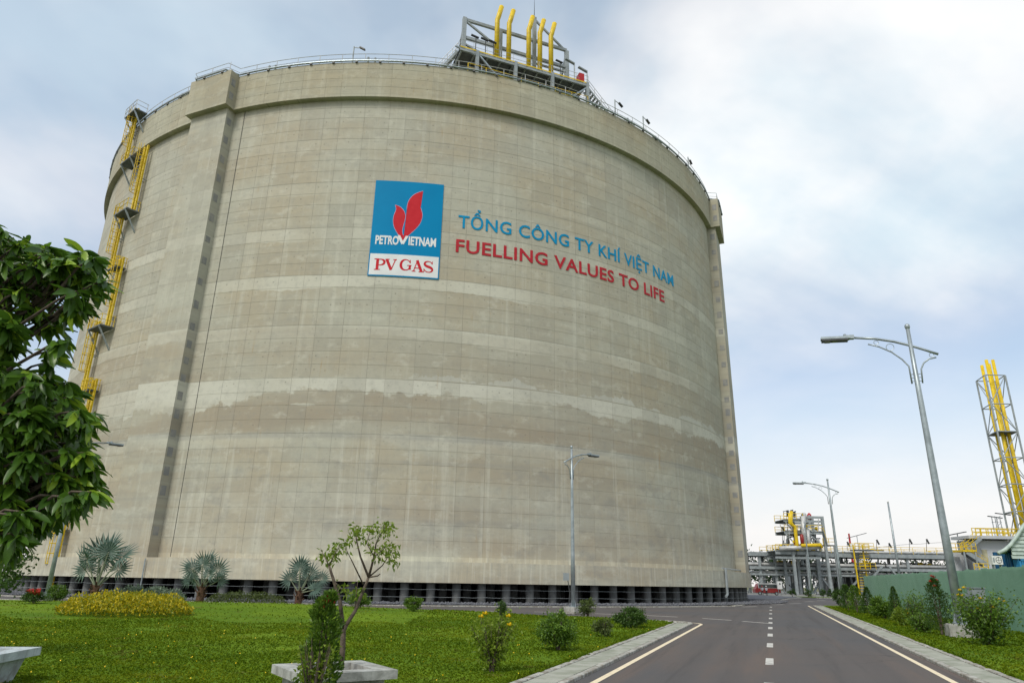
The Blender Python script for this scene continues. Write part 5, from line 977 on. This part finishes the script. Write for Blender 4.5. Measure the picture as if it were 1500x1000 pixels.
# planters
def planter(name_lab, c, side, h, rz, m, taper=0.):
    t = thing('planter', name_lab, 'planter', (c[0], c[1], KZ - .02), rz, 'square concrete planters'); a, b = side / 2, side / 2 - taper
    wl = MB()
    o_ = [(-b, -b), (b, -b), (b, b), (-b, b)]; t_ = [(-a, -a), (a, -a), (a, a), (-a, a)]; i_ = [(-a + .14, -a + .14), (a - .14, -a + .14), (a - .14, a - .14), (-a + .14, a - .14)]
    wl.add([(*p, 0) for p in o_] + [(*p, h - .12) for p in t_] + [(*p, h - .12) for p in i_] + [(*p, h - .35) for p in i_], [(k, (k + 1) % 4, 4 + (k + 1) % 4, 4 + k) for k in range(4)] + [(8 + k, 8 + (k + 1) % 4, 12 + (k + 1) % 4, 12 + k) for k in range(4)]); wl.build('wall', m, t, False, False)
    rim = MB()
    for k in range(4):
        A, B = Vector(t_[k]) * (1 + .14 / a), Vector(t_[(k + 1) % 4]) * (1 + .14 / a); Ai, Bi = Vector(i_[k]), Vector(i_[(k + 1) % 4]); rim.add([(*A, h - .12), (*B, h - .12), (*Bi, h - .12), (*Ai, h - .12), (*A, h), (*B, h), (*Bi, h), (*Ai, h)], [(0, 1, 5, 4), (4, 5, 6, 7), (2, 3, 7, 6), (3, 2, 1, 0)])
    rim.build('rim', m, t, False, False)
    MB().add([(*p, h - .2) for p in i_], [(0, 1, 2, 3)]).build('soil', M['soil'], t, False, False); return t
PCN = at(489, 976, 11.3); PLH = PCN.z - KZ + .02
pl1 = planter('square grey concrete planter holding the forked sapling', (PCN.x, PCN.y), 1.14, PLH, R(33), M['planter'])
pc = gp(-58, 1005, KZ); planter('bluish white tapered planter cut off at the left edge', (pc.x, pc.y), 1.15, .52, R(8), M['planterB'], .1)
# forked sapling: limbs drawn as chains, leaves hung on the twigs
def limb_tree(t, chains, m, leafm, nleaf, ll, jitter=.05, part='branch'):
    ends = []
    for k_, (pts, r0, r1) in enumerate(chains):
        pts = [Vector(p) for p in pts]; MB().tube(pts, r0, 7, r1).build('trunk' if k_ == 0 else part, m, t, True)
        for a_, b_ in zip(pts[len(pts) // 2:-1], pts[len(pts) // 2 + 1:]): ends.append((a_, b_))
    return ends
SPY = PCN.y + .15; w3 = lambda x, y, dy=0.: at(x, y, SPY + dy)
SP = thing('sapling', 'young forked tree with sparse bright leaves growing in the planter', 'tree', (w3(500, 985).x, SPY, KZ))
ch = [([w3(499, 982), w3(502, 950), w3(503, 922), w3(507, 915)], .046, .036), ([w3(507, 915), w3(520, 895, .1), w3(532, 865, .15), w3(540, 845, .15)], .032, .02), ([w3(503, 922), w3(498, 880, -.1), w3(489, 850, -.15), w3(482, 828, -.2)], .036, .018),
      ([w3(540, 845, .15), w3(528, 815, .2), w3(522, 790, .25), w3(521, 772, .3)], .02, .006), ([w3(540, 845, .15), w3(548, 815, .1), w3(551, 795, .1), w3(566, 765, .05)], .022, .006), ([w3(540, 845, .15), w3(560, 828, .3), w3(573, 808, .4)], .014, .005), ([w3(532, 855), w3(515, 820, -.2), w3(505, 800, -.3)], .013, .004), ([w3(548, 815, .1), w3(537, 795, 0), w3(545, 770, 0)], .01, .004), ([w3(482, 828, -.2), w3(492, 808, -.2), w3(499, 797, -.2)], .011, .004), ([w3(482, 828, -.2), w3(474, 812, -.1), w3(470, 805, 0)], .009, .004), ([w3(540, 845, .15), w3(553, 843, .1), w3(557, 840, .1)], .014, .008), ([w3(520, 890), w3(522, 868), w3(524, 850)], .01, .004), ([w3(548, 815, .1), w3(566, 800, .2), w3(578, 797, .2)], .009, .004), ([w3(489, 850, -.15), w3(500, 862, -.2), w3(512, 858, -.2)], .008, .003)]
ends = limb_tree(SP, ch, M['bark'], 'leafy', 0, 0)
P_, D_ = [], []
for cx_, cy_, sx, sy, n in ((521, 776, 9, 8, 26), (545, 775, 9, 9, 26), (566, 775, 11, 11, 44), (572, 806, 9, 10, 30), (553, 808, 10, 12, 30), (575, 822, 6, 8, 18), (500, 800, 11, 9, 26), (487, 815, 12, 10, 34), (472, 812, 6, 8, 12), (512, 792, 7, 6, 12), (520, 865, 10, 10, 24), (495, 858, 8, 7, 8), (535, 790, 7, 8, 12)):
    for i in range(int(n * 1.7)): P_.append(w3(random.gauss(cx_, sx * .7), random.gauss(cy_, sy * .6), random.uniform(-.15, .35))); D_.append((random.gauss(0, .7), random.gauss(0, .7), random.gauss(-.45, .5)))
V, Fc = leafcards(np.array(P_), unit(np.array(D_)), RNG.uniform(.06, .12, len(P_)), RNG.uniform(.03, .05, len(P_))); obj('crown', npmesh('crown', V - np.array(SP.location), Fc), M['leafy'], SP)
def fshrub(label, px, Y, top, wp, kind, m, n, leaf, **k):
    p = at(px, 900, Y); h = at(px, top, Y).z - KZ; return shrub(label, (p.x, Y, KZ), h, wp / F_PX * Y * 1.02, kind, m, n, leaf, **k)
rs_ = fshrub('dark columnar shrub with red tips in front of the planter', 477, 9.9, 868, 52, 'column', 'leaf', 2600, .065)
P_, D_ = [], []
for i in range(26): a = random.uniform(0, 6.28); r = random.uniform(0, .10); P_.append((r * math.cos(a), r * math.sin(a), (at(477, 872, 9.9).z - KZ) * random.uniform(.9, 1.0) - r * .8)); D_.append((math.cos(a) * .4, math.sin(a) * .4, 1))
V, Fc = leafcards(np.array(P_), unit(np.array(D_)), .06, .028); tag(obj('red_tip', npmesh('red_tip', V, Fc), M['rflower'], rs_), kind='stuff')
fshrub('weedy thin stemmed plant at the planter front', 470, 9.55, 922, 60, 'sparse', 'leafy', 420, .07, k=12)
# ================================================================== mango tree at the left
MT = thing('mango_tree', 'large mango tree with drooping glossy leaves at the left edge', 'tree', (-5.6, 5.2, KZ))
def mleaf(seed):
    rs = random.Random(seed); mb = MB(); n = 6; L = 1.; vs = []; bend = rs.uniform(.15, .5); tw = rs.uniform(-.25, .25)
    for i in range(n + 1):
        t = i / n; w = .155 * math.sin(math.pi * min(1, t * .93 + .05)) ** .8 * (1 - .15 * t); x = t * L * (1 - bend * .12 * t); z = -bend * t * t * .55; wave = .012 * math.sin(t * 14 + seed)
        vs += [(x, -w, z + .035 * w / .13 + wave), (x, 0, z), (x, w, z + .035 * w / .13 - wave + tw * w * t)]
    fs = []
    for i in range(n): fs += [(3 * i, 3 * i + 3, 3 * i + 4, 3 * i + 1), (3 * i + 1, 3 * i + 4, 3 * i + 5, 3 * i + 2)]
    return vs, fs
ML = [mleaf(s) for s in range(6)]; MLM = []
for v, f in ML: me = bpy.data.meshes.new('leaf'); me.from_pydata(v, [], f); me.materials.append(M['mango']); me.shade_smooth(); MLM.append(me)
out_ = [(0, 318), (22, 330), (45, 345), (70, 352), (110, 362), (150, 362), (168, 385), (152, 425), (118, 455), (100, 470), (112, 500), (108, 535), (128, 560), (150, 600), (142, 640), (150, 680), (150, 715), (120, 735), (95, 745), (60, 770), (40, 785), (0, 800), (-60, 800), (-60, 318)]
clusters = []
tries = 0
while len(clusters) < 420 and tries < 20000:
    tries += 1; x, y = random.uniform(-40, 168), random.uniform(318, 795)
    if not inpoly(x, y, out_): continue
    if 35 < x < 112 and 415 < y < 560 and random.random() < .72: continue       # open gaps where the sky shows
    if any(math.hypot(x - c[0], y - c[1]) < 6 for c in clusters): continue
    edge_ = min(math.hypot(x - a, y - b) for a, b in out_)
    clusters.append((x, y, random.uniform(4.9, 6.3)))
for x, y in ((150, 372), (128, 372), (100, 372), (75, 368), (40, 352), (15, 335), (140, 395), (135, 655), (140, 690), (120, 700), (125, 600), (110, 575), (95, 740), (125, 640), (100, 690), (60, 740), (30, 700), (20, 400), (60, 385)): clusters.append((x, y, random.uniform(4.9, 5.5)))
branches = MB(); cnt = 0; rest = MB(); trunk_top = Vector((-5.3, 5.2, 2.3))
LV = []
for x, y, d in clusters:
    c = at(x - 15, y + 8, d); outv = Vector((c.x + 5.6, (c.y - 5.4) * .8, (c.z - 3.4) * .6 + .3)).normalized()
    outv = (outv + Vector((.15, -.25, .1))).normalized(); nl = random.randint(13, 18)
    a1 = outv.orthogonal().normalized(); a2 = outv.cross(a1)
    branches.tube([c - outv * .42 + Vector((random.uniform(-.08, .08), 0, -.12)), c - outv * .15, c + outv * .03], [.014, .010, .006], 5)
    for i in range(nl):
        an = i * 2.4 + random.uniform(-.3, .3); sp_ = random.uniform(.5, 1.35); dr = (outv * math.cos(sp_) + (a1 * math.cos(an) + a2 * math.sin(an)) * math.sin(sp_)); dr = dr + Vector((0, 0, -.3 - random.random() * .7)); dr.z = min(dr.z, random.uniform(-.25, .12)); dr.normalize()
        sd_ = dr.cross(Vector((0, 0, 1))); sd_ = sd_.normalized() if sd_.length > .05 else dr.orthogonal(); nz = sd_.cross(dr); L = random.uniform(.10, .22)
        Mx = Matrix((dr, -sd_, nz)).transposed().to_4x4() @ Matrix.Rotation(random.uniform(-1.0, 1.0), 4, 'X'); LV.append((d, c + outv * random.uniform(-.06, .05), Mx, L))
LV.sort(key=lambda q_: q_[0]); base_m = Vector(MT.location)
for i, (d, c, Mx, L) in enumerate(LV):
    k = i % 6
    if i < 300: o = obj('leaf', MLM[k], None, MT); o.matrix_local = Matrix.Translation(c - base_m) @ Mx @ Matrix.Scale(L, 4)
    else: rest.add([c + Mx.to_3x3() @ (Vector(v) * L) for v in ML[k][0]], ML[k][1])
me = bpy.data.meshes.new('crown'); me.from_pydata([tuple(Vector(v) - base_m) for v in rest.v], [], rest.f); me.shade_smooth(); tag(obj('crown', me, M['mango'], MT), kind='stuff')
MB().tube([(-5.6, 5.2, 0), (-5.55, 5.2, 1.2), trunk_top], [.17, .14, .12], 10).build('trunk', M['bark'], MT, True); branches.build('twig', M['bark'], MT)
for pts, r in (([trunk_top, at(-40, 560, 5.5), at(20, 480, 5.5), at(52, 448, 5.4), at(92, 412, 5.3)], .055), ([trunk_top, at(-60, 760, 5.5), at(-10, 800, 5.4), at(28, 775, 5.3), at(70, 735, 5.2)], .04), ([trunk_top, at(-60, 640, 5.5), at(20, 640, 5.6), at(90, 640, 5.4)], .045), ([trunk_top, at(-50, 480, 5.7), at(-10, 400, 5.7), at(15, 350, 5.6)], .05), ([at(20, 480, 5.5), at(40, 430, 5.5), at(55, 385, 5.5)], .028), ([at(20, 640, 5.6), at(60, 690, 5.3), at(120, 700, 5.2)], .025)): MB().tube(pts, r * .6, 7, r * .2).build('branch', M['bark'], MT, True)
# small leaved tree behind it
ST = thing('small_tree', 'fine leaved dark tree behind the mango tree at the left edge', 'tree', (at(-8, 860, 16).x, 16, KZ)); bz = Vector(ST.location)
MB().tube([bz, at(-5, 850, 16), at(0, 820, 16), at(10, 790, 16)], .06, 6, .03).build('trunk', M['bark'], ST)
P_, D_ = [], []
for i in range(70):
    cx_, cy_ = random.gauss(8, 20), random.uniform(758, 858)
    if cx_ > 52 - abs(cy_ - 800) * .25: continue
    dd = random.uniform(15.3, 16.8)
    for k in range(26): P_.append(at(random.gauss(cx_, 6), random.gauss(cy_, 6), dd + random.gauss(0, .12))); D_.append((random.gauss(0, 1), random.gauss(0, 1), random.gauss(-.1, .6)))
V, Fc = leafcards(np.array(P_), unit(np.array(D_)), RNG.uniform(.08, .13, len(P_)), RNG.uniform(.045, .065, len(P_))); obj('crown', npmesh('crown', V - np.array(bz), Fc), M['leafd'], ST)
# far trees behind the plant
for i in range(9):
    Yf = random.uniform(250, 330); px = 1096 + i * 36 + random.uniform(-8, 8); p = at(px, 860, Yf); hh = random.uniform(9, 14); t = thing('far_tree', ('first', 'second', 'third', 'fourth', 'fifth', 'sixth', 'seventh', 'eighth', 'ninth')[i] + ' dark tree from the tank in the far row behind the pipe rack', 'tree', (p.x, Yf, 0), group='far tree row'); MB().tube([(0, 0, 0), (.2, 0, hh * .35), (0, 0, hh * .6)], .35, 6, .15).build('trunk', M['bark'], t, False, False)
    P, D = clumpy(900, (0, 0, hh * .6), (hh * .6, hh * .5, hh * .42), 20, .3); V, Fc = leafcards(P, D, RNG.uniform(.7, 1.3, len(P)), .7); obj('crown', npmesh('crown', V, Fc), M['fary'], t)
# ================================================================== ground cover
def cover(name, n, sampler, zf, size, m, label):
    P = sampler(n); P = np.array([(x, y, zf(x, y)) for x, y in P]); D = unit(np.stack([RNG.normal(size=len(P)), RNG.normal(size=len(P)), RNG.uniform(.25, 1.1, len(P))], 1)); dist = np.hypot(P[:, 0], P[:, 1]); sc = size * (.55 + dist / 40) * RNG.uniform(.6, 1.3, len(P))
    V, Fc = leafcards(P, D, sc, sc * .62); tag(obj(name, npmesh(name, V, Fc), M[m]), label, 'grass', kind='stuff')
def samp_left(n):
    o = []
    while len(o) < n:
        y = 9 + 36 * RNG.random(4000) ** 1.7; x = RNG.uniform(-.80, .26, 4000) * (y + 2)
        o += [(a, b) for a, b in zip(x, y) if inpoly(a, b, lawnpoly) and (b < 29 + 1.2 * math.sin(a * .8) or a > -4 or RNG.random() < .12) and math.sin(a * .9 + 1.3 * math.sin(b * .5)) * math.sin(b * .8 + 1.1 * math.sin(a * .35)) < .66 + RNG.random() * .4]
    return o[:n]
vpoly = [v2(RP(2, NS + SW + .14)), v2(RP(75, NS + SW + .14)), v2(RP(75, 9.7)), v2(RP(2, 9.7))]
def samp_right(n):
    u = 12 + 60 * RNG.random(n) ** 1.6; w_ = RNG.uniform(NS + SW + .15, 9.65, n); return [tuple(v2(RP(a, b))) for a, b in zip(u, w_)]
cover('ground_cover', 120000, samp_left, lawn_z, .052, 'grass', 'leafy green ground cover carpeting the left lawn')
cover('ground_cover', 34000, samp_right, lambda x, y: KZ, .055, 'grass', 'green ground cover along the foot of the green fence')

n = 420; P = np.array([(x, y, lawn_z(x, y) + .04) for x, y in samp_left(n)]); D = unit(np.stack([RNG.normal(size=n), RNG.normal(size=n), np.full(n, 1.2)], 1)); V, Fc = leafcards(P, D, .034, .03); tag(obj('lawn_flowers', npmesh('lawn_flowers', V, Fc), M['yflower']), 'tiny yellow flowers sprinkled over the left lawn', 'flowers', kind='stuff')
n = 1500; u = 12 + 22 * RNG.random(n) ** 1.2; sg = RNG.choice([-1, 1], n); e_ = np.abs(RNG.normal(0, .09, n)); P = np.array([tuple(RP(a, b * (NS + SW + .15 + c), KZ - .01)) for a, b, c in zip(u, sg, e_)]); D = unit(np.stack([RNG.normal(size=n) - sg * .5, RNG.normal(size=n), np.full(n, .7)], 1)); V, Fc = leafcards(P, D, RNG.uniform(.06, .16, n), .03); tag(obj('kerb_weeds', npmesh('kerb_weeds', V, Fc), M['grass']), 'ragged grass tufts leaning over the pavement kerbs', 'grass', kind='stuff')
